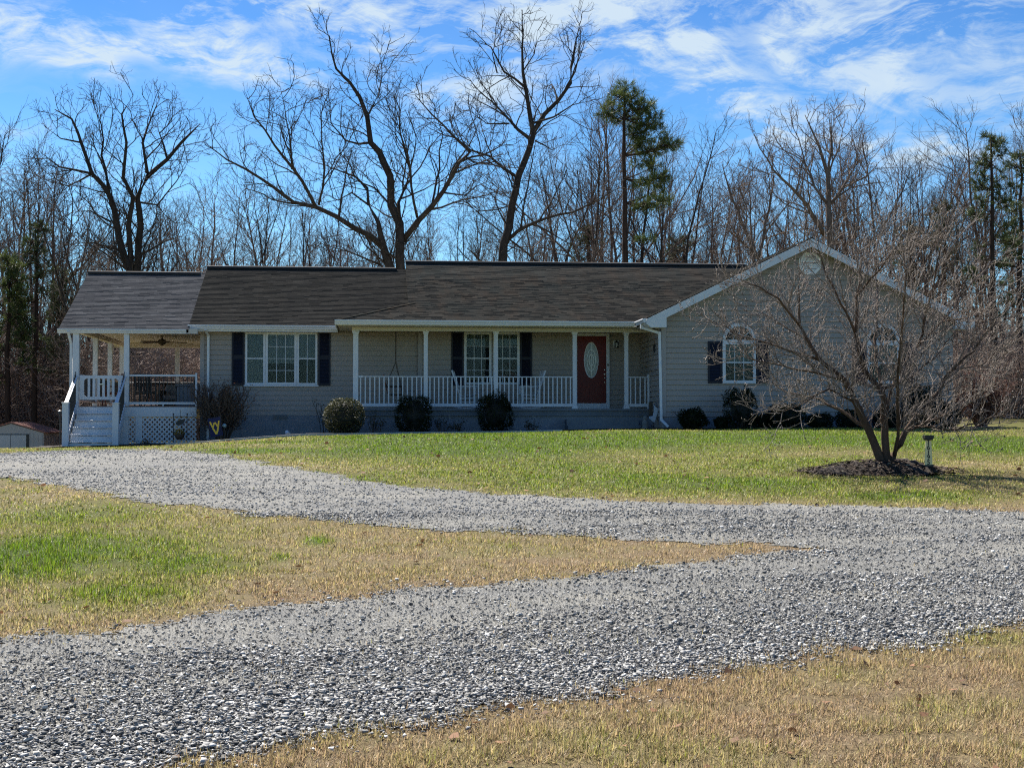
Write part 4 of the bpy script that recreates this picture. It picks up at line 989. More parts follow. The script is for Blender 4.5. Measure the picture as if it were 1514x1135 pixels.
def walk(r,p,d,L,n,wander,up):
    pts=[p]; s=L/(n-1)
    for i in range(n-1):
        d=vnrm(vadd(vadd(d,rnd(r,wander)),(0,0,up))); p=vadd(p,d,s); pts.append(p)
    return pts
def spawn(tb,r,pts,r0,r1,lev,pr,tips=None):
    """side branches of one limb, recursively; pr: list of dicts per level"""
    if lev>=len(pr): return
    q=pr[lev]; seg=[math.dist(a,b) for a,b in zip(pts[:-1],pts[1:])]; L=sum(seg)
    n=max(q.get('nmin',2),int(L*q['dens']+r.random()))
    for k in range(n):
        t=q['t0']+(1-q['t0'])*(k+r.random())/n; s=t*L; i=0
        while i<len(seg)-1 and s>seg[i]: s-=seg[i]; i+=1
        f=min(1,s/(seg[i]+1e-9)); a,b=pts[i],pts[i+1]; p=(a[0]+(b[0]-a[0])*f,a[1]+(b[1]-a[1])*f,a[2]+(b[2]-a[2])*f)
        d=vnrm((b[0]-a[0],b[1]-a[1],b[2]-a[2])); rr=r0+(r1-r0)*t
        perp=vnrm(vadd(rnd(r,1.),d,0)); dp=perp[0]*d[0]+perp[1]*d[1]+perp[2]*d[2]; perp=vnrm(vadd(perp,d,-dp))
        ang=R(r.uniform(*q['ang'])); nd=vnrm((d[0]*math.cos(ang)+perp[0]*math.sin(ang),d[1]*math.cos(ang)+perp[1]*math.sin(ang),d[2]*math.cos(ang)+perp[2]*math.sin(ang)+q.get('lift',.15)))
        ln=r.uniform(*q['len'])*(1-q.get('fall',.72)*t)*q.get('scale',1.)
        if 'frac' in q: ln=min(ln,q['frac']*L*r.uniform(.6,1.1))
        cr=max(q['rmin'],min(rr*.62,ln*q.get('rl',.013))); ce=max(q['rmin']*.7,cr*.35)
        c=walk(r,p,nd,ln,q['n'],q['wander'],q['up'])
        tb[q.get('slot',1)].add(c,cr,ce,q['sides'])
        if tips is not None and lev==len(pr)-1: tips.append((c[-1],vnrm((c[-1][0]-c[-2][0],c[-1][1]-c[-2][1],c[-1][2]-c[-2][2]))))
        spawn(tb,r,c,cr,ce,lev+1,pr,tips)
def resample(pts,rad,r,step=.7,wig=.04):
    out=[];ro=[]
    for i in range(len(pts)-1):
        a,b=np.array(pts[i]),np.array(pts[i+1]); n=max(1,int(np.linalg.norm(b-a)/step))
        for k in range(n):
            t=k/n; q=a+(b-a)*t
            if k: q=q+np.array(rnd(r,wig))
            out.append(tuple(q)); ro.append(rad[i]+(rad[i+1]-rad[i])*t)
    out.append(tuple(pts[-1])); ro.append(rad[-1]); return out,ro
OAK=[dict(dens=2.1,t0=.12,ang=(30,65),len=(1.6,4.2),frac=.75,n=7,wander=.17,up=.05,rmin=.017,sides=5,slot=1,rl=.016),
     dict(dens=2.3,t0=.15,ang=(30,60),len=(.8,2.1),n=5,wander=.2,up=.05,rmin=.011,sides=3,slot=1,rl=.012),
     dict(dens=3.0,t0=.1,ang=(30,60),len=(.45,1.15),n=4,wander=.22,up=.05,rmin=.008,sides=3,slot=2,rl=.009),
     dict(dens=2.6,t0=.2,ang=(25,55),len=(.22,.5),n=3,wander=.2,up=.04,rmin=.006,sides=3,slot=2,rl=.008,nmin=1)]
def hero(name,label,limbs,Y,pr,m,seed,trunkm=None,base_extra=1.6,dj=.45,taper=.35,twigm_=None,cat='tree',kscale=1.,rtip=.02,gmix=None,rk=.49):
    """limbs: (pixel polyline, start radius, parent index or None); depth wanders off the trunk's plane"""
    r=random.Random(seed); W3=[]; tb={0:Tubes(),1:Tubes(),2:Tubes()}
    for i,(pl,rad,par) in enumerate(limbs):
        if par is None: y0=Y; 
        else:
            bp=W3[par]; j=min(range(len(bp[0])),key=lambda k:(bp[0][k][0]-pl[0][0])**2+(bp[0][k][1]-pl[0][1])**2); y0=bp[1][j][1]
        k=r.uniform(.25,dj)*r.choice((-1,1)) if par is not None else r.uniform(-.06,.06)
        pts=[];l=0
        for q,(px,py) in enumerate(pl):
            if q: l+=math.hypot(px-pl[q-1][0],py-pl[q-1][1])/F*Y
            pts.append(tuple(P(px,py,y0+k*l)))
        rad=rad*rk; rads=[rad*((1-q/(len(pl)-1))**.85*(1-taper*.3)+taper*.3) for q in range(len(pl))]; rads[-1]=min(rads[-1],rtip) if len(pl)>2 else rads[-1]
        W3.append((pl,pts))
        if par is None:
            g=gzf(pts[0][0],pts[0][1])
            if pts[0][2]<g+1.: pts=[(pts[0][0],pts[0][1],g-.15)]+pts; rads=[rad*1.25]+rads
            elif base_extra:
                # carry the trunk down to the ground, flaring at the root
                pts=[(pts[0][0],pts[0][1],g-.2),(pts[0][0],pts[0][1],g+.5)]+pts; rads=[rad*1.5,rad*1.15]+rads
        out,ro=resample(pts,rads,r,.55*kscale,.035*kscale)
        mb_slot=0
        limbs_out.append((out,ro)) if False else None
        W3[-1]=W3[-1]+(out,ro)
    root=W3[0][2][0]; t=thing(name,label,cat,(root[0],root[1],root[2]+.2))
    mb=MB()
    for pl,pts,out,ro in W3: mb.tube(out,ro,10 if ro[0]>.1 else 7)
    mb.build('trunk',trunkm or m,t,smooth=True)
    for pl,pts,out,ro in W3:
        j=0
        for q in range(len(out)):
            if out[q][2]>root[2]+base_extra*2: j=q; break
        spawn(tb,r,out[j:],ro[j],ro[-1],0,pr)
    V,f=tb[1].arrays(); np_mesh('branches',V,[f],m,t,True)
    if not tb[2].empty(): V,f=tb[2].arrays(); np_mesh('twigs',V,[f],twigm_ or m,t,False)
    return t
limbs_out=[]
hero('bare_oak','huge spreading bare oak behind the left wing ridge, with a very long low limb',[
 ([(578,400),(566,363),(559,328),(545,303)],.42,None),
 ([(592,400),(591,331),(578,303),(577,261),(561,225),(548,211),(543,173),(532,144),(518,123),(497,102),(487,53)],.40,None),
 ([(566,363),(525,338),(497,320),(467,306),(434,299),(402,275),(363,250),(335,236),(303,211)],.24,0),
 ([(467,306),(434,250),(406,215),(376,173),(363,137)],.15,2),
 ([(432,250),(430,218),(423,176),(413,123)],.10,3),
 ([(471,303),(480,247),(476,211),(473,148)],.11,2),
 ([(545,303),(543,278),(525,261),(500,252),(470,240)],.14,0),
 ([(545,303),(520,285),(500,296),(470,282)],.09,0),
 ([(591,331),(589,300),(600,275),(607,254),(599,225),(592,197),(582,141)],.17,1),
 ([(596,356),(617,328),(638,306),(656,282),(670,257),(679,240),(695,225),(670,201),(638,169),(614,141)],.26,1),
 ([(679,240),(716,229),(742,215),(752,195)],.10,9),
 ([(656,285),(688,289),(705,275),(728,266)],.08,9),
 ([(617,322),(608,275),(603,229),(590,190),(596,140)],.12,9),
 ([(548,211),(530,213),(511,208),(490,183),(485,150)],.12,1),
 ([(561,391),(518,373),(469,359)],.10,0),
 ([(577,303),(554,278),(529,268),(505,275)],.10,1),
 ([(543,173),(560,140),(565,110),(560,75)],.09,1),
 ([(638,306),(650,250),(655,200),(640,150)],.10,9)],60,OAK,M['bark'],21)
hero('tall_oak','tallest bare oak, leaning and forked, with a long low pale limb over the main roof',[
 ([(743,384),(752,338),(757,303),(766,261),(782,222),(789,197),(784,173),(779,141),(773,106),(772,70),(772,15)],.40,None),
 ([(789,195),(805,169),(826,148),(844,123),(844,99),(851,63),(858,32)],.22,0),
 ([(787,208),(766,192),(752,176),(728,151),(696,120)],.18,0),
 ([(777,130),(745,106),(726,70),(710,60)],.12,0),
 ([(763,261),(742,247),(724,231),(696,222),(671,201),(650,187)],.15,0),
 ([(752,183),(720,183),(692,162)],.09,2),
 ([(749,356),(770,338),(809,322),(847,314),(875,300),(911,280)],.18,0),
 ([(791,208),(805,215),(816,222),(830,215)],.08,0),
 ([(786,183),(819,173),(847,155),(870,150)],.11,0),
 ([(735,108),(728,80),(735,50)],.07,3),
 ([(773,106),(790,80),(795,45)],.07,0),
 ([(757,303),(735,310),(705,312),(690,300)],.07,0)],62,OAK,M['bark'],22)
hero('rounded_oak','big rounded bare oak rising behind the covered deck roof, with three main stems',[
 ([(192,400),(176,352),(169,310),(162,289),(136,257),(120,211),(106,176),(81,162)],.34,None),
 ([(194,398),(190,335),(197,292),(182,262),(187,211),(180,169),(197,141)],.26,None),
 ([(203,400),(208,335),(203,292),(218,261),(247,236),(268,211),(282,197),(296,183)],.32,None),
 ([(136,257),(88,247),(60,225)],.13,0),
 ([(218,256),(211,211),(226,169),(236,145)],.15,2),
 ([(247,234),(236,197),(261,173)],.11,2),
 ([(176,370),(141,359),(99,361)],.12,0),
 ([(164,328),(134,312),(99,317)],.10,0),
 ([(208,377),(240,359),(261,349)],.11,2),
 ([(204,299),(233,303),(261,268),(280,235)],.10,2),
 ([(162,289),(150,230),(150,185),(140,160)],.13,0),
 ([(120,211),(90,205),(70,190)],.09,0),
 ([(136,257),(100,275),(66,262)],.09,0)],64,OAK,M['bark'],23)
hero('broad_oak','broad bare oak directly behind the gable peak',[
 ([(1227,372),(1225,304),(1224,259),(1211,216),(1190,170)],.32,None),
 ([(1218,347),(1194,304),(1169,276),(1144,252),(1116,202)],.22,0),
 ([(1225,304),(1247,276),(1268,241),(1261,206)],.18,0),
 ([(1222,300),(1204,276),(1190,241),(1169,170)],.16,0),
 ([(1225,259),(1229,206),(1225,160)],.14,0),
 ([(1247,276),(1280,262),(1300,240)],.10,2),
 ([(1227,330),(1262,310),(1290,300)],.09,0),
 ([(1224,259),(1240,220),(1248,180)],.10,0)],66,OAK,M['bark_grey'],24)
hero('leaning_tree','bare tree with fanned stems where the main ridge meets the gable',[
 ([(1122,385),(1095,326),(1077,276),(1067,240)],.20,None),
 ([(1122,380),(1137,311),(1144,269),(1140,225)],.16,0),
 ([(1118,375),(1084,347),(1053,318)],.10,0),
 ([(1110,360),(1110,300),(1105,240)],.12,0)],68,OAK,M['bark_grey'],25)
# ---- small magnolia-like tree on the lawn
MAG=[dict(fall=.45,dens=10,t0=.08,ang=(28,62),len=(.5,1.35),frac=.8,n=6,wander=.16,up=.10,rmin=.0065,sides=5,slot=1,rl=.010,scale=1.05),
     dict(fall=.4,dens=7.5,t0=.12,ang=(30,60),len=(.25,.62),n=4,wander=.2,up=.12,rmin=.0042,sides=3,slot=2,rl=.009),
     dict(dens=7.0,t0=.15,ang=(30,60),len=(.10,.28),n=3,wander=.2,up=.12,rmin=.0032,sides=3,slot=2,rl=.010,nmin=2)]
ML=[([(1305,693),(1300,675),(1285,637),(1266,597),(1248,561),(1212,532),(1183,482),(1180,420)],.095,None),
 ([(1311,693),(1310,670),(1308,630),(1303,576),(1277,547),(1265,493),(1266,438),(1274,384)],.09,None),
 ([(1303,576),(1295,518),(1297,457),(1295,380),(1298,345)],.04,1),
 ([(1316,690),(1321,672),(1339,637),(1357,612),(1389,579),(1407,547),(1440,518),(1465,482),(1501,446)],.07,None),
 ([(1308,630),(1313,597),(1324,561),(1357,511),(1393,475),(1429,428),(1465,384)],.045,1),
 ([(1321,677),(1328,644),(1328,547),(1335,475),(1340,410),(1335,372)],.038,3),
 ([(1342,637),(1386,619),(1429,597),(1472,579)],.028,3),
 ([(1345,630),(1415,635),(1480,612),(1500,610)],.022,3),
 ([(1279,630),(1241,605),(1212,590),(1162,579),(1140,560)],.04,0),
 ([(1212,532),(1150,512),(1100,498),(1045,470)],.03,0),
 ([(1248,561),(1190,548),(1130,535),(1085,525)],.03,0),
 ([(1183,482),(1150,440),(1110,420),(1085,410)],.025,0),
 ([(1357,511),(1378,430),(1390,370),(1395,335)],.026,4),
 ([(1266,597),(1225,575),(1180,600),(1150,612)],.025,0),
 ([(1265,493),(1235,430),(1215,385),(1206,355)],.026,1),
 ([(1393,475),(1430,470),(1470,440)],.02,4),
 ([(1407,547),(1450,540),(1490,510)],.02,3),
 ([(1266,438),(1300,400),(1325,365),(1340,345)],.024,1),
 ([(1212,532),(1190,500),(1140,470),(1115,455)],.024,0),
 ([(1303,576),(1345,560),(1390,520),(1420,480)],.03,1)]
MT=hero('lawn_tree','small many-stemmed bare tree with pale twigs on the mulch mound in the lawn',ML,float(MC[1]),MAG,M['bark_mag'],31,twigm_=M['twig_pale'],trunkm=M['bark_trunk'],rk=.85,base_extra=.12,dj=.95,taper=.28,kscale=.35,rtip=.012)
# buds
r=random.Random(5); tg=[o for o in MT.children if o.name.startswith('twigs')][0].data
co_=np.empty(len(tg.vertices)*3); tg.vertices.foreach_get('co',co_); co_=co_.reshape(-1,3); pk=co_[rs.randint(0,len(co_),3500)]+wloc(MT)
N=len(pk); s=rs.uniform(.010,.020,N); V,f=scatter_shape(tm2,of,pk,np.stack([s*.7,s*.7,s*1.6],1),rs.uniform(0,6.28,N),rs.normal(0,.5,N))
np_mesh('buds',V,[f],mat('grey_bud',(.18,.15,.125),(.07,.055,.045),.7,20),MT)
# ---- pines
needle=np.array([[(-.5,0,0),(.5,0,0),(0,0,1.)]])
def tufts(cs,ds,n,ln,wd,r_):
    cs=np.array(cs);ds=np.array(ds); N=len(cs)*n; c=np.repeat(cs,n,0); d=np.repeat(ds,n,0)+r_.normal(0,.55,(N,3)); d/=np.linalg.norm(d,axis=1)[:,None]
    L=ln*r_.uniform(.6,1.2,N); side=np.cross(d,r_.normal(size=(N,3))); side/=np.linalg.norm(side,axis=1)[:,None]+1e-9
    c=c+r_.normal(0,ln*.12,(N,3)); V=np.stack([c-side*wd/2,c+side*wd/2,c+d*L[:,None]],1).reshape(-1,3); f=np.arange(N*3).reshape(-1,3)
    t=np.repeat(np.repeat(np.clip(r_.normal(.45,.25,len(cs)),0,1),n),3); return V,f,t
def pine(name,label,trunk,clumps,Y,mn,seed,r0,per=30,tn=16,ln=.34,wd=.035,rtop=.04,group=None,flat=.55):
    r=random.Random(seed); rr=np.random.RandomState(seed)
    pts=[tuple(P(px,py,Y)) for px,py in trunk]; g=gzf(pts[0][0],Y); pts=[(pts[0][0],Y,g-.2)]+pts
    n=len(pts); rad=[r0+(rtop-r0)*k/(n-1) for k in range(n)]
    t=thing(name,label,'pine tree',(pts[0][0],Y,g),group); out,ro=resample(pts,rad,r,1.,.03); m=MB(); m.tube(out,ro,9); m.build('trunk',M['bark_pine'],t,smooth=True)
    bt=Tubes(); cs=[];ds=[]
    for px,py,pr_ in clumps:
        dy=r.uniform(-1,1)*max(.6,abs(px-np.interp(py,[q[1] for q in trunk[::-1]],[q[0] for q in trunk[::-1]]))/F*Y*.7); c=P(px,py,Y+dy); rad_=pr_/F*Y
        zt_=c[2]-rad_*.4-abs(c[0]-pts[-1][0])*.12; j=min(range(len(out)),key=lambda k:abs(out[k][2]-zt_)); a=np.array(out[j])
        bp=[tuple(a+(c-a)*q+np.array([0,0,-.25*math.sin(q*3.14)*np.linalg.norm(c-a)*.15])) for q in np.linspace(0,1,6)]; bt.add(bp,max(.025,.02*np.linalg.norm(c-a)),.012,5)
        k=max(6,int(per*(rad_/.5)**1.5))
        for _ in range(k):
            u=rr.normal(size=3); u/=np.linalg.norm(u); u=u*rr.rand()**.45*np.array([1.,1.,flat])*rad_; q=c+u
            a=np.array(bp[4]); bt.add([tuple(a),tuple((a+q)/2+rr.normal(0,.05,3)),tuple(q)],.012,.006,3)
            cs.append(q); dd=u/(np.linalg.norm(u)+1e-6)+np.array([0,0,.5]); ds.append(dd/np.linalg.norm(dd))
    V,f=bt.arrays(); np_mesh('branches',V,[f],M['bark_pine'],t,True)
    V,f,tt=tufts(cs,ds,tn,ln,wd,rr); np_mesh('needles',V,[f],mn,t,False,{'tint':('POINT',tt)}); return t
CL=[(925,132,14),(915,145,16),(936,146,16),(905,160,12),(893,164,10),(930,162,14),(948,158,12),(960,156,13),(967,173,12),(945,176,16),(958,184,13),(938,196,14),(952,200,15),(974,190,10),(988,213,13),(975,220,14),(997,214,9),(962,222,12),(948,213,13),(967,245,11),(955,238,8),(975,263,13),(962,270,11),(985,262,8),(949,271,10),(956,302,13),(970,300,13),(985,297,9),(944,306,9),(970,282,9),(942,243,7),(938,220,9),(915,178,8),(900,172,7),(948,352,6),(960,355,7)]
pine('tall_pine','tall dark green pine with one-sided clumps behind the main roof ridge',[(925,386),(924,300),(922,230),(923,176),(924,138)],[(a,b,c*1.22) for a,b,c in CL],64,M['needle'],41,.15,30,16,.34,.024,flat=.75)
r_=random.Random(77)
def rpine(px,top,bot,Y,seed,label,sp=34,dens=26,mn='needle2',trunkbot=430,**k):
    r=random.Random(seed); cl=[]
    for i in range(dens):
        t=(i+r.random())/dens; y=top+(bot-top)*t; w=sp*(.15+.85*t**.7)*r.uniform(.3,1)*r.choice((-1,1)); cl.append((px+w,y,r.uniform(8,16)*(1.1-.2*t)))
    cl.append((px,top+4,6))
    return pine('scrub_pine',label,[(px+r.uniform(-3,3),trunkbot),(px+2,(top+trunkbot)/2),(px,top+6)],cl,Y,M[mn],seed,.17,16,12,.30,.035,**k)
rpine(1465,200,420,62,51,'sparse light green pine at the right, its top clear against the sky',38,44)
rpine(1508,225,470,66,52,'sparse pine cut by the right edge of the picture',40,40)
rpine(1395,300,470,76,53,'small olive pine among bare trees right of the gable',30,30)
rpine(1345,330,450,80,54,'low olive pine behind the right slope of the gable roof',26,22)
rpine(12,380,560,73,55,'dark evergreen at the left edge of the picture',40,46,'needle',560)
rpine(52,330,520,74,56,'thin evergreen with a bare straight trunk left of the deck',34,34,'needle2',560)
rpine(92,400,560,75,57,'short evergreen just left of the deck roof',26,24,'needle2',560)
rpine(868,335,388,80,58,'olive pine top peeking over the main ridge left of the tall pine',22,10,'needle2',395)
rpine(1010,350,390,84,59,'low olive evergreen over the main ridge right of the tall pine',24,10,'needle2',395)
# ---- bare woodland trees behind
BG=[dict(dens=2.0,fall=.5,t0=.22,ang=(28,60),len=(2.0,5.0),n=6,wander=.16,up=.05,rmin=.014,sides=4,slot=1,rl=.011),
    dict(dens=2.4,t0=.12,ang=(25,55),len=(.9,2.3),n=4,wander=.17,up=.05,rmin=.008,sides=3,slot=1,rl=.009),
    dict(dens=3.2,t0=.1,ang=(25,55),len=(.5,1.2),n=3,wander=.18,up=.05,rmin=.006,sides=3,slot=1,rl=.008)]
PROTO=[]
def bgproto(i):
    r=random.Random(100+i); H=15.; pr=[dict(d) for d in BG]
    pr[0]['t0']=(.2,.35,.45,.15,.3,.25)[i%6]; pr[0]['scale']=(1.1,.8,.65,1.2,.9,.6)[i%6]
    t=thing('bare_tree','slender bare tree','tree',(0,0,0)); tb={1:Tubes()}
    pts=walk(r,(0,0,-.3),(r.gauss(0,.03),r.gauss(0,.03),1),H,14,.05,.06); m=MB(); m.tube(pts,[.095*(1-k/13)**.9+.015 for k in range(14)],7)
    forks=[]
    if i%2==0:
        a=pts[5]; f=walk(r,a,vnrm((r.gauss(0,.35),r.gauss(0,.35),1)),H*.58,9,.08,.08); m.tube(f,[.06*(1-k/8)+.015 for k in range(9)],6); forks.append(f)
    mats=(M['bark_grey'],M['bark_brown'],M['bark'],M['bark_grey'],M['bark_brown'],M['bark'])
    m.build('trunk',mats[i%6],t,smooth=True)
    spawn(tb,r,pts,.10,.02,0,pr)
    for f in forks: spawn(tb,r,f,.06,.02,0,pr)
    V,f=tb[1].arrays(); np_mesh('branches',V,[f],mats[i%6],t,False); return t
PROTO=[bgproto(i) for i in range(6)]
TOP=[(-60,210),(0,210),(60,240),(110,300),(200,330),(290,280),(350,265),(440,285),(560,330),(640,300),(690,290),(760,320),(830,250),(880,160),(905,140),(960,190),(1000,200),(1035,290),(1060,270),(1110,250),(1200,260),(1300,205),(1360,225),(1420,245),(1440,270),(1500,195),(1600,200)]
ZN=[(-200,110,'bare trees in the woods beyond the deck stairs','slender bare tree in the woods beyond the deck stairs and shed'),(110,300,'bare trees behind the deck roof','slender bare tree behind the roof of the covered deck'),(300,600,'bare trees behind the low wing','slender bare tree behind the low wing beside the covered deck'),
    (600,860,'bare trees behind the main roof','slender bare tree behind the main roof near the tallest oak'),(860,1100,'bare trees around the tall pine','slender bare tree crowding around the tall dark pine'),(1100,1300,'bare trees behind the gable','slender bare tree behind the gable'),(1300,1800,'bare trees beyond the gable end','slender bare tree in the woods beyond the gable end and russet shrub')]
r=random.Random(9); first=set(); px=-60; cnt=0
while px<1590:
    for row,(ya,yb) in enumerate(((67,76),(78,92),(95,118))):
        Y=r.uniform(ya,yb); q=px+r.uniform(-14,14)
        if -30<q<98 and Y<75: Y=r.uniform(75,80)
        x=PX(q,Y); top=np.interp(q,[a for a,b in TOP],[b for a,b in TOP])+r.choice((0,8,30,60,90))*r.random()+row*16
        if 560<q<760 and row==0: top+=50
        g=gzf(x,Y); Hh=float(P(q,top,Y)[2])-g; sc=Hh/14.3; i=r.randrange(6)
        z=[z for z in ZN if z[0]<=q<z[1]][0]
        if i in first: o=copy_tree(PROTO[i],(x,Y,g),r.uniform(0,6.28),z[3],z[2])
        else: o=PROTO[i]; o.location=(x,Y,g); o.rotation_euler[2]=r.uniform(0,6.28); o['label']=z[3]; o['group']=z[2]; first.add(i)
        w=sc*r.uniform(.75,1.35); o.scale=(w,w,sc); o.rotation_euler[0]=r.gauss(0,.045); o.rotation_euler[1]=r.gauss(0,.045); cnt+=1
    px+=27
print('bg trees',cnt)
# reddish-budded maple behind the left wing
hero('red_maple','small reddish budding tree low behind the roof of the left wing',[([(505,410),(503,370),(500,340)],.08,None),([(505,400),(520,365),(530,345)],.06,0),([(505,400),(485,370),(478,350)],.06,0)],72,[dict(d,rmin=d['rmin']*1.1) for d in OAK[1:]],M['bark_red'],26)
# undergrowth and far wood mass
r=random.Random(13); tb={1:Tubes(),2:Tubes()}
def thicket(n,ya,yb,pxa,pxb,hm,slot):
    for _ in range(n):
        Y=r.uniform(ya,yb); q=r.uniform(pxa,pxb); x=PX(q,Y); g=gzf(x,Y)
        for k in range(r.randint(3,5)):
            h=r.uniform(.4,1.)*hm; pts=walk(r,(x+r.gauss(0,.15),Y+r.gauss(0,.15),g-.1),vnrm((r.gauss(0,.35),r.gauss(0,.35),1)),h,5,.14,.03)
            tb[slot].add(pts,.022,.008,3)
            for j in range(int(h*2.4)):
                a=pts[r.randint(1,4)]; tb[slot].add(walk(r,a,vnrm((r.gauss(0,1),r.gauss(0,1),r.uniform(-.1,.9))),r.uniform(.4,1.3),3,.2,.05),.011,.006,3)
thicket(300,60,70,175,340,4.6,1); thicket(400,75,85,-200,150,7,1); thicket(380,70,80,150,340,6.5,1); thicket(800,80,100,-200,430,10,2); thicket(420,60,76,1395,1760,4.6,1); thicket(300,76,90,1300,1760,6.5,2); thicket(800,84,104,-200,1760,7.5,2); thicket(260,66,80,340,1400,4.5,1)
V,f=tb[1].arrays(); T(np_mesh('undergrowth',V,[f],mat('pale_brush',(.33,.25,.20),(.17,.115,.09),.9,1.2),None,False),'tangled pale brown brush at the edge of the woods','undergrowth',kind='stuff')
V,f=tb[2].arrays(); T(np_mesh('undergrowth',V,[f],mat('dark_brush',(.20,.14,.11),(.10,.068,.055),.9,.8),None,False),'darker brush deeper inside the woods behind the house','undergrowth',kind='stuff')
# dead leaves and low shrubs on the forest floor
N=26000; Yl=rs.uniform(60,92,N); q=rs.uniform(-200,1760,N); xl=(q-560)/F*Yl; s=rs.uniform(.06,.16,N)
ok=(q>175)|(Yl>74); xl,Yl,s=xl[ok],Yl[ok],s[ok]; N=len(xl); zl=gz(xl,Yl)+rs.rand(N)**2.2*2.2; V,f=scatter_shape(lt,lf,np.stack([xl,Yl,zl],1),np.stack([s,s,s],1),rs.uniform(0,6.28,N),rs.normal(0,1.2,N))
T(np_mesh('woodland_leaves',V,[f],attr_mat('dead_leaf',((0,(.07,.04,.025)),(.8,(.17,.10,.06)),(1,(.09,.10,.03))),.9),None,False,{'tint':('POINT',np.repeat(rs.rand(N),5))}),'brown dead leaves clinging low in the woods','leaves',kind='stuff')
# ================================================================ SHRUBS, SMALL GARDEN THINGS
def twigbush(name,label,px,pyt,wpx,Y,m,seed,n=26,leaf=None,leafn=0,dens=5,rm=1.,cat='shrub'):
    r=random.Random(seed); x=PX(px,Y); g=gzf(x,Y); H=PZ(pyt,Y,px)-g; w=wpx/2/F*Y; t=thing(name,label,cat,(x,Y,g)); tb={1:Tubes(),2:Tubes()}
    pr=[dict(dens=dens,t0=.2,ang=(20,55),len=(H*.2,H*.5),n=4,wander=.2,up=.1,rmin=.006*rm,sides=3,slot=2,rl=.01),dict(dens=dens*1.2,t0=.1,ang=(25,60),len=(H*.08,H*.22),n=3,wander=.2,up=.08,rmin=.0045*rm,sides=3,slot=2,rl=.01)]
    tips=[]
    for k in range(n):
        a=r.uniform(0,6.28); s=r.random()**.6; d=vnrm((math.cos(a)*s*w/H*1.1,math.sin(a)*s*w/H*1.1,1)); L=H*r.uniform(.65,1.)
        pts=walk(r,(x+.12*math.cos(a)*s,Y+.12*math.sin(a)*s,g-.05),d,L,6,.10,.02); tb[1].add(pts,.013*rm,.006*rm,4); spawn(tb,r,pts,.013,.006,0,pr,tips)
    V,f=tb[1].arrays(); np_mesh('stem',V,[f],m,t); V,f=tb[2].arrays(); np_mesh('twigs',V,[f],m,t)
    if leaf and tips:
        rr=np.random.RandomState(seed); pk=np.array([q[0] for q in tips])[rr.randint(0,len(tips),leafn)]+rr.normal(0,.05,(leafn,3)); s=rr.uniform(.03,.06,leafn)
        V,f=scatter_shape(quad,qf,pk,np.stack([s,s,s],1),rr.uniform(0,6.28,leafn),rr.normal(0,1,leafn)); np_mesh('leaves',V,[f],leaf,t,False,{'tint':('POINT',np.repeat(rr.rand(leafn),4))})
    return t
twigbush('leafless_shrub','dark twiggy shrub with few leaves between the deck skirt and the left wing window',330,563,66,42.6,M['bark_brown'],61,60,M['leafred'],2600,8,1.3)
twigbush('russet_shrub','large dense russet shrub in front of the woods, right of the house corner',1450,540,74,46,M['bark_red'],62,60,M['leafred'],3500,6,1.5)
twigbush('thin_rose_bush','thin nearly bare garden plant against the left wing wall, left of the yellowish bush',478,585,12,42.8,M['bark'],63,4,M['box'],60,3)
twigbush('leafy_shrub','dark sprigs rising above the low bush right of the downspout',1018,600,22,39.9,M['bark'],64,8,M['box'],250,4)
for i,(px,py,Y,w,l) in enumerate(((556,610,41.6,10,'white-flowered spindly plant by the porch foundation, left of the first dark bush'),(652,613,41.6,12,'small leafy garden plant at the porch foundation, right of the first dark bush'),(674,619,41.4,9,'short dark garden plant at the porch foundation between the two dark bushes'),(785,620,41.3,10,'low dark plant at the porch foundation right of the second dark bush'),(212,650,42.6,12,'small green plant at the foot of the white deck skirt'),(1170,622,39.1,16,'small twiggy plant at the edge of the bed under the gable'))):
    twigbush('garden_plant',l,px,py,w,Y,M['bark_brown'],70+i,9,M['box'] if i!=0 else M['box2'],260,6)
def label_pole(name,label,cat,px,pyt,Y,r0=.012):
    x=PX(px,Y); g=gzf(x,Y); t=thing(name,label,cat,(x,Y,g)); return t,x,g,PZ(pyt,Y,px)
t,x,g,z=label_pole('path_light','thin black stake light left of the deck stairs','garden light',89,607,42.4)
m=MB(); m.tube([(x,42.4,g-.1),(x,42.4,z-.1)],.016,8); m.build('stake',M['black'],t); m=MB(); m.lathe((x,42.4,z-.1),[(.05,0),(.055,.02),(.05,.08),(.07,.09),(.02,.12)],12); m.build('lamp_head',M['black'],t)
# solar spot
t,x,g,z=label_pole('spot_light','small white solar spotlight standing in the mulch below the left wing vent','garden light',425,637,41.2)
m=MB(); m.tube([(x,41.2,g),(x,41.2,z-.08)],.012,6); m.build('stake',M['black'],t); m=MB(); m.tube([(x-.02,41.25,z-.02),(x+.03,41.1,z-.1)],[.05,.075],12); m.build('lamp_head',M['white'],t)
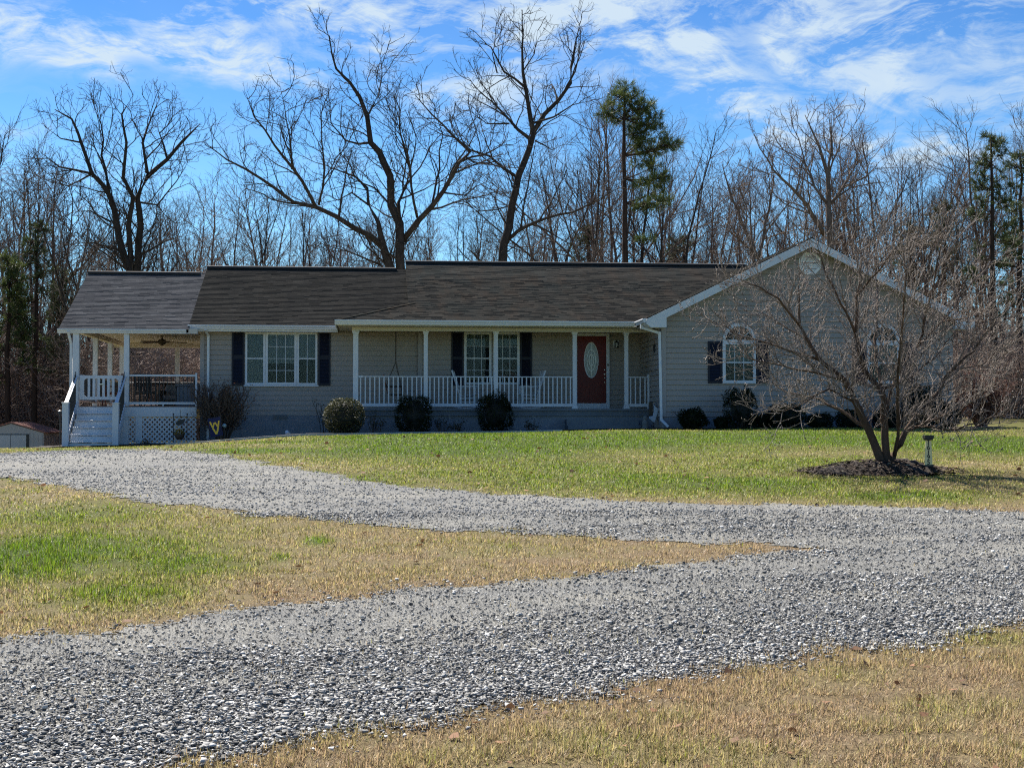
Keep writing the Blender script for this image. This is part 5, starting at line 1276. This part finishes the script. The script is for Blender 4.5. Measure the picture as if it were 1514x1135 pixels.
# double shepherd hook with hanging sign and basket
yh=42.7; xa,xb=PX(256.5,yh),PX(276.8,yh); g=gzf(xa,yh); zt_=PZ(613,yh,266); t=thing('garden_hanger','black two-post garden hanger in front of the white lattice','garden stand',((xa+xb)/2,yh,g))
for x in (xa,xb): m=MB(); m.tube([(x,yh,g-.1),(x,yh,zt_)],.012,6); m.lathe((x,yh,zt_),[(.02,0),(.024,.02),(.01,.045)],8); m.build('post',M['black'],t)
m=MB(); m.tube([(xa,yh,zt_-.05),(xb,yh,zt_-.05)],.008,6); m.tube([((xa+xb)/2,yh,zt_-.05),((xa+xb)/2,yh,zt_+.14)],.007,6); m.build('crossbar',M['black'],t)
c=((xa+xb)/2,yh,zt_-.22); t=thing('oval_sign','dark oval sign hanging tilted on the black garden hanger','sign',c)
m=MB(); n=20; 
def rot2(a,b,th): return a*math.cos(th)-b*math.sin(th),a*math.sin(th)+b*math.cos(th)
pl=[rot2(.13*math.cos(2*math.pi*k/n),.075*math.sin(2*math.pi*k/n),R(22)) for k in range(n)]; m.prism([(c[0]+a,c[2]+b) for a,b in pl],yh-.02,yh); m.build('plaque',M['porchgrey'] if False else M['black'],t,.004)
m=MB(); m.tube([(c[0],yh-.01,c[2]+.07),(c[0],yh-.01,zt_-.055)],.004,4); m.build('wire',M['black'],t)
c=((xa+xb)/2-.02,yh,zt_-.62); t=thing('hanging_basket','small planter of yellow and orange flowers hanging on the black garden hanger','planter',c)
m=MB(); m.lathe(c,[(.06,-.1),(.12,-.04),(.15,.05),(.14,.06)],14); m.build('basket',M['terracotta'],t,smooth=True)
for s in (-1,1): m=MB(); m.tube([(c[0]+s*.14,yh,c[2]+.05),(c[0]+.02,yh,c[2]+.42)],.004,4); m.build('wire',M['black'],t)
V,f,tt=leafball((c[0],yh,c[2]+.1),.17,.15,.12,420,.05,seed=3,shell=.3); np_mesh('flowers',V,[f],M['flower'],t,False,{'tint':('POINT',np.repeat(np.random.RandomState(2).rand(len(f)),4))})
# garden flag
yf=41.2; x0,x1=PX(310.5,yf),PX(327,yf); z1,z0=PZ(617,yf,319),PZ(645,yf,319); g=gzf(x0,yf); t=thing('garden_flag','blue garden flag with a gold WV monogram, in front of the twiggy shrub','flag',((x0+x1)/2,yf,g))
tl=R(10); cx,cz=(x0+x1)/2,(z0+z1)/2; hw,hh=.17,.26
def fl(u,v,d=0):
    a,b=rot2(u*hw,v*hh,tl); return (cx+a,yf-.01-d+.015*math.sin(u*3+v*2),cz+b)
m=MB(); n=8; V=[fl(-1+2*i/n,-1+2*j/n) for j in range(n+1) for i in range(n+1)]; V+=[(a,b+.004,c_) for a,b,c_ in V]; o=(n+1)**2
m.add(V,[(j*(n+1)+i,j*(n+1)+i+1,(j+1)*(n+1)+i+1,(j+1)*(n+1)+i) for j in range(n) for i in range(n)]+[(o+j*(n+1)+i,o+(j+1)*(n+1)+i,o+(j+1)*(n+1)+i+1,o+j*(n+1)+i+1) for j in range(n) for i in range(n)])
FO=m.build('cloth',M['flag'],t)
m=MB()
def stroke(u0,v0,u1,v1,w=.13):
    for k in range(5):
        a0=k/5;a1=(k+1)/5; A=np.array([u0+(u1-u0)*a0,v0+(v1-v0)*a0]);B=np.array([u0+(u1-u0)*a1,v0+(v1-v0)*a1])
        V=[fl(A[0]-w,A[1],.004),fl(A[0]+w,A[1],.004),fl(B[0]+w,B[1],.004),fl(B[0]-w,B[1],.004)]; m.add(V,[(0,1,2,3)])
stroke(-.72,.62,-.42,-.08);stroke(-.42,-.08,-.05,.5,.12);stroke(0.05,.5,.42,-.08,.12);stroke(.42,-.08,.72,.62)
stroke(-.42,-.1,0,-.8,.15);stroke(.42,-.1,0,-.8,.15)
m.build('monogram',M['gold'],FO)
m=MB(); a=fl(-1.0,1.06); b=fl(1.15,1.06); m.tube([a,b],.007,6); m.tube([b,(b[0]+.02,yf,g-.1)],.008,6); m.build('stake',M['black'],t)
# sprinkler-like globe beside the flag
c=(PX(332,41.3),41.3,PZ(629,41.3,332)); t=thing('glass_globe','small pale glass globe on a stake right of the garden flag','ornament',(c[0],c[1],gzf(c[0],c[1])))
m=MB(); m.lathe(c,[(.06*math.sin(a),-.06*math.cos(a)) for a in np.linspace(.1,3.04,9)],14); m.build('globe',mat('pale_blue_glass',(.22,.36,.38),(.15,.26,.3),.1,6,spec=.8),t,smooth=True); m=MB(); m.tube([(c[0],c[1],gzf(c[0],c[1])-.05),(c[0],c[1],c[2]-.05)],.008,6); m.build('stake',M['black'],t)
# ornament by the downspout
yo=41.0; x=PX(968,yo); g=gzf(x,yo); t=thing('garden_ornament','bent white sheet ornament with a dark upright box at the porch right end','ornament',(x,yo,g))
q=lambda px,py:(PX(px,yo),PZ(py,yo,px))
m=MB(); m.prism([q(966,598),q(973,604),q(972,612),q(967,625),q(960,619),q(959.5,615.5),q(965,615),q(967,606)],yo-.03,yo+.03); m.build('sheet',M['whitecloth'],t,.01)
m=MB(); a=q(960,594);b=q(965,614); m.box(a[0],b[0],yo-.02,yo+.13,b[1],a[1]); m.build('box',M['wicker'],t,.01)
m=MB(); m.tube([(x-.03,yo,g-.05),(x-.03,yo,q(0,612)[1])],.012,6); m.build('stake',M['black'],t)
x=PX(953.5,40.7); g=gzf(x,40.7); t=thing('garden_statue','small grey stone garden figure left of the white ornament','statue',(x,40.7,g))
m=MB(); m.lathe((x,40.7,g),[(.10,0),(.11,.03),(.09,.05),(.085,.12),(.10,.17),(.085,.24),(.05,.285),(.055,.31),(.065,.345),(.05,.385),(.015,.405)],14); m.build('figure',M['stone'],t,smooth=True)
m=MB(); m.lathe((x,40.7,g-.04),[(.13,0),(.13,.05),(.11,.06)],12); m.build('plinth',M['stone'],t)
# wall star on the wing's side wall
c=at(970,515,41.45); c=np.array([XW-.03,41.45,c[2]]); t=thing('wall_ornament','dark star ornament hanging on the siding at the right end of the porch','ornament',c)
m=MB(); V=[(XW-.025,c[1]+(.26 if k%2==0 else .11)*math.sin(math.pi*k/5),c[2]+(.26 if k%2==0 else .11)*math.cos(math.pi*k/5)) for k in range(10)]; V.append((XW-.07,c[1],c[2]))
m.add(V,[(k,(k+1)%10,10) for k in range(10)]+[tuple(range(10))]); m.build('star',M['void'],t)
# house number stake
ys=float(G(1372,699)[1]); x=PX(1372,ys); g=gzf(x,ys); z=lambda py:PZ(py,ys,1372); t=thing('house_number_sign','cream stake sign with black digits 16195 and a solar cap, right of the lawn tree','sign',(x,ys,g))
k=ys/F; m=MB(); m.tube([(x,ys,g-.1),(x,ys,z(690))],.011,8); m.build('stake',M['black'],t)
m=MB(); m.prism([(x-4.6*k,z(650.5)),(x+4.6*k,z(650.5)),(x+6.2*k,z(687)),(x-6.2*k,z(687))],ys-.006,ys+.006); FP=m.build('number_plate',M['signface'],t,.002)
m=MB(); m.box(x-7*k,x+7*k,ys-.06,ys+.06,z(648),z(643)); m.box(x-6*k,x+6*k,ys-.05,ys+.05,z(650.5),z(648)); m.build('solar_cap',M['black'],t,.005)
m=MB(); m.box(x-7*k,x+7*k,ys-.03,ys+.03,z(690),z(687)); m.build('base_bar',M['black'],t,.004)
zs_=[654.5,661.5,669,676,683.3]
for dch,py in zip('16195',zs_):
    fc=bpy.data.curves.new('digit','FONT'); fc.body=dch; fc.size=.105; fc.align_x='CENTER'; fc.align_y='CENTER'; fc.extrude=.001; fc.offset=.0022
    tmp=bpy.data.objects.new('digit_tmp',fc); COL.objects.link(tmp); bpy.context.view_layer.update()
    me=bpy.data.meshes.new_from_object(tmp.evaluated_get(bpy.context.evaluated_depsgraph_get())); bpy.data.objects.remove(tmp)
    me.materials.clear(); me.materials.append(M['black']); o=bpy.data.objects.new('digit',me); COL.objects.link(o); o.parent=FP
    o.rotation_euler=(math.pi/2,0,0); b=wloc(FP); o.location=(x-b[0],ys-.009-b[1],z(py)-b[2])
# ================================================================ SHED
Ys=66.; k=Ys/F; sz=lambda py:PZ(py,Ys,30); sx_=lambda px:PX(px,Ys); gb=-.75
cxs=sx_(16.5); hwid=sx_(65)-cxs; t=thing('metal_shed','small tan metal shed with a rusty red roof, low beyond the drive','shed',(cxs,Ys,gb))
zw=sz(640); zp=sz(625); m=MB(); m.prism([(cxs-hwid,gb),(cxs+hwid,gb),(cxs+hwid,zw),(cxs,zp-.03),(cxs-hwid,zw)],Ys,Ys+4.0); m.build('wall',M['shedwall'],t)
m=MB()
for k_ in range(-7,8):
    x=cxs+k_*hwid/7.3; m.box(x-.012,x+.012,Ys-.012,Ys,gb,zw-.01)
for k_ in range(11): m.box(cxs+hwid,cxs+hwid+.012,Ys+.1+k_*.34,Ys+.13+k_*.34,gb,zw-.02)
m.build('rib',M['shedwall'],t)
m=MB()
for s in (-1,1):
    m.add([(cxs,Ys-.06,zp),(cxs+s*(hwid+.08),Ys-.06,zw+.0),(cxs+s*(hwid+.08),Ys+4.06,zw+.0),(cxs,Ys+4.06,zp),(cxs,Ys-.06,zp+.04),(cxs+s*(hwid+.08),Ys-.06,zw+.04),(cxs+s*(hwid+.08),Ys+4.06,zw+.04),(cxs,Ys+4.06,zp+.04)],[(0,1,2,3),(4,5,6,7),(0,1,5,4),(1,2,6,5),(2,3,7,6)])
    for j in range(13):
        y=Ys+j*.32; m.bar((cxs,y,zp+.045),(cxs+s*(hwid+.08),y,zw+.045),.03,.02)
m.build('roof',M['shedroof'],t)
zd=sz(641.5); m=MB(); m.box(sx_(-10),sx_(43.5),Ys-.03,Ys-.012,gb,zd); m.build('door_opening',M['black'],t)
for a,b in ((-7,16.2),(16.9,39.5)): m=MB(); m.box(sx_(a),sx_(b),Ys-.05,Ys-.031,gb+.02,zd-.04); DD=m.build('door',M['sheddoor'],t)
m=MB(); m.box(sx_(16.5)-.04,sx_(16.5)+.04,Ys-.09,Ys-.05,sz(668),sz(664)); m.build('padlock',M['black'],DD)
# ================================================================ LIGHT AND SKY
EL=R(47); AZ=R(-25)     # sun behind the house, a little to the left
S=np.array([math.sin(AZ)*math.cos(EL),math.cos(AZ)*math.cos(EL),math.sin(EL)])
L=bpy.data.lights.new('sun','SUN'); L.energy=5.0; L.angle=R(.5); L.color=(1,.95,.87); lo=bpy.data.objects.new('sun',L); COL.objects.link(lo)
from mathutils import Vector
lo.rotation_euler=Vector((-S[0],-S[1],-S[2])).to_track_quat('-Z','Y').to_euler(); lo.location=(0,60,60)
w=bpy.data.worlds.new('World'); scene.world=w; w.use_nodes=True; nt=w.node_tree; bg=nt.nodes['Background']
sky=nt.nodes.new('ShaderNodeTexSky'); sky.sky_type='NISHITA'; sky.sun_disc=False; sky.sun_elevation=EL; sky.sun_rotation=AZ; sky.altitude=200; sky.air_density=1.0; sky.dust_density=.3; sky.ozone_density=3.5
hs=nt.nodes.new('ShaderNodeHueSaturation'); hs.inputs['Saturation'].default_value=1.12; hs.inputs['Value'].default_value=1.0; nt.links.new(sky.outputs[0],hs.inputs['Color'])
skyc0=mixc(nt,1.,hs.outputs[0],(.60,.89,1.07),'MULTIPLY')
tc=nt.nodes.new('ShaderNodeTexCoord'); sp=nt.nodes.new('ShaderNodeSeparateXYZ'); nt.links.new(tc.outputs['Generated'],sp.inputs[0])
mt=lambda op,a,b=None,c=None: mathn(nt,op,a,b,c)
az=mt('ARCTAN2',sp.outputs[0],sp.outputs[1]); el=mt('ARCSINE',sp.outputs[2])
def cb(az_,el_): 
    n=nt.nodes.new('ShaderNodeCombineXYZ'); nt.links.new(az_,n.inputs[0]); nt.links.new(el_,n.inputs[1]); return n.outputs[0]
vec=cb(az,el)
skyc=mixc(nt,1.,skyc0,ramp(nt,mt('MULTIPLY',el,2.),(.28,(1.08,1.06,1.02)),(.62,(.52,.68,.86))),'MULTIPLY')
def mapn(vec,rot,sc,loc=(0,0,0)):
    m=nt.nodes.new('ShaderNodeMapping'); m.inputs['Rotation'].default_value=(0,0,rot); m.inputs['Scale'].default_value=sc; m.inputs['Location'].default_value=loc; nt.links.new(vec,m.inputs[0]); return m.outputs[0]
def nz(vec,scale,detail,rough,dist=0):
    n=nt.nodes.new('ShaderNodeTexNoise'); n.inputs['Scale'].default_value=scale; n.inputs['Detail'].default_value=detail; n.inputs['Roughness'].default_value=rough; n.inputs['Distortion'].default_value=dist; nt.links.new(vec,n.inputs['Vector']); return n
# direction of a wisp bank: (azimuth, elevation) capsules, feathered by stretched noise
def ang(px,py):
    d=ray(px,py); d=d/np.linalg.norm(d); return math.atan2(d[0],d[1]),math.asin(d[2])
wx=nz(mapn(vec,0,(1,1,1)),6,4,.6); wsep=nt.nodes.new('ShaderNodeSeparateColor'); nt.links.new(wx.outputs['Color'],wsep.inputs[0])
azw=mt('ADD',az,mt('MULTIPLY',mt('SUBTRACT',wsep.outputs[0],.5),.10)); elw=mt('ADD',el,mt('MULTIPLY',mt('SUBTRACT',wsep.outputs[1],.5),.07))
def caps(p,q,wd,amp):
    (a0,e0),(a1,e1)=ang(*p),ang(*q); dx,dy=a1-a0,e1-e0; L2=dx*dx+dy*dy; wd=wd/F
    px_=mt('SUBTRACT',azw,a0); py_=mt('SUBTRACT',elw,e0)
    t=mt('ADD',mt('MULTIPLY',px_,dx/L2),mt('MULTIPLY',py_,dy/L2)); t=mt('MAXIMUM',mt('MINIMUM',t,1.),0.)
    ex=mt('SUBTRACT',px_,mt('MULTIPLY',t,dx)); ey=mt('SUBTRACT',py_,mt('MULTIPLY',t,dy))
    d2=mt('DIVIDE',mt('ADD',mt('MULTIPLY',ex,ex),mt('MULTIPLY',ey,ey)),wd*wd)
    return mt('MULTIPLY',mt('EXPONENT',mt('MULTIPLY',d2,-1.)),amp)
tot=None
for p,q,wd,a in [((-40,30),(110,80),30,.9),((0,85),(150,125),16,.8),((110,75),(260,80),20,1.),((230,10),(310,70),45,.8),((260,80),(460,118),26,1.1),((380,-10),(560,40),30,.9),((540,30),(740,60),34,.85),((560,110),(760,150),26,.6),((800,0),(1000,60),50,.9),((900,60),(1060,130),45,.75),
    ((1000,130),(1180,170),36,.8),((1090,190),(1420,225),18,.9),((1180,20),(1340,90),60,.7),((1400,20),(1540,110),60,.65),((1250,120),(1500,180),36,.45),((1140,60),(1250,150),20,.6),((640,140),(780,110),22,.5),((-40,180),(60,200),8,.35),((1280,215),(1530,240),14,.6),((-300,-80),(1900,-140),90,.6)]:
    c=caps(p,q,wd,a); tot=c if tot is None else mt('ADD',tot,c)
w1=nz(mapn(cb(azw,elw),R(-62),(1.,3.2,1)),10,9,.66,.9); w2=nz(mapn(vec,R(38),(1.,2.6,1)),18,9,.66,.8); w3=nz(mapn(cb(azw,elw),R(30),(1,3.,1)),50,8,.7)
wis=mt('ADD',mt('MULTIPLY',w1.outputs['Fac'],.48),mt('ADD',mt('MULTIPLY',w2.outputs['Fac'],.38),mt('MULTIPLY',w3.outputs['Fac'],.16)))
feather=ramp(nt,wis,(.465,0.),(.58,1.))
thin=mt('MULTIPLY',ramp(nt,w1.outputs['Fac'],(.45,0.),(.75,1.)),.16)
den=mt('MINIMUM',mt('ADD',mt('MULTIPLY',mt('MINIMUM',tot,1.1),mt('ADD',mt('MULTIPLY',feather,.80),.04)),thin),.92)
cl=mixc(nt,den,skyc,(5.2,6.2,7.0))
nt.links.new(cl,bg.inputs['Color']); bg.inputs['Strength'].default_value=.056
vs=scene.view_settings; vs.view_transform='Standard'; vs.look='None'; vs.gamma=1; vs.exposure=1.25
scene.cycles.max_bounces=6; scene.cycles.transparent_max_bounces=12; scene.cycles.use_denoising=False; scene.cycles.pixel_filter_type='BLACKMAN_HARRIS'; scene.cycles.filter_width=1.15
print('SCRIPT DONE')
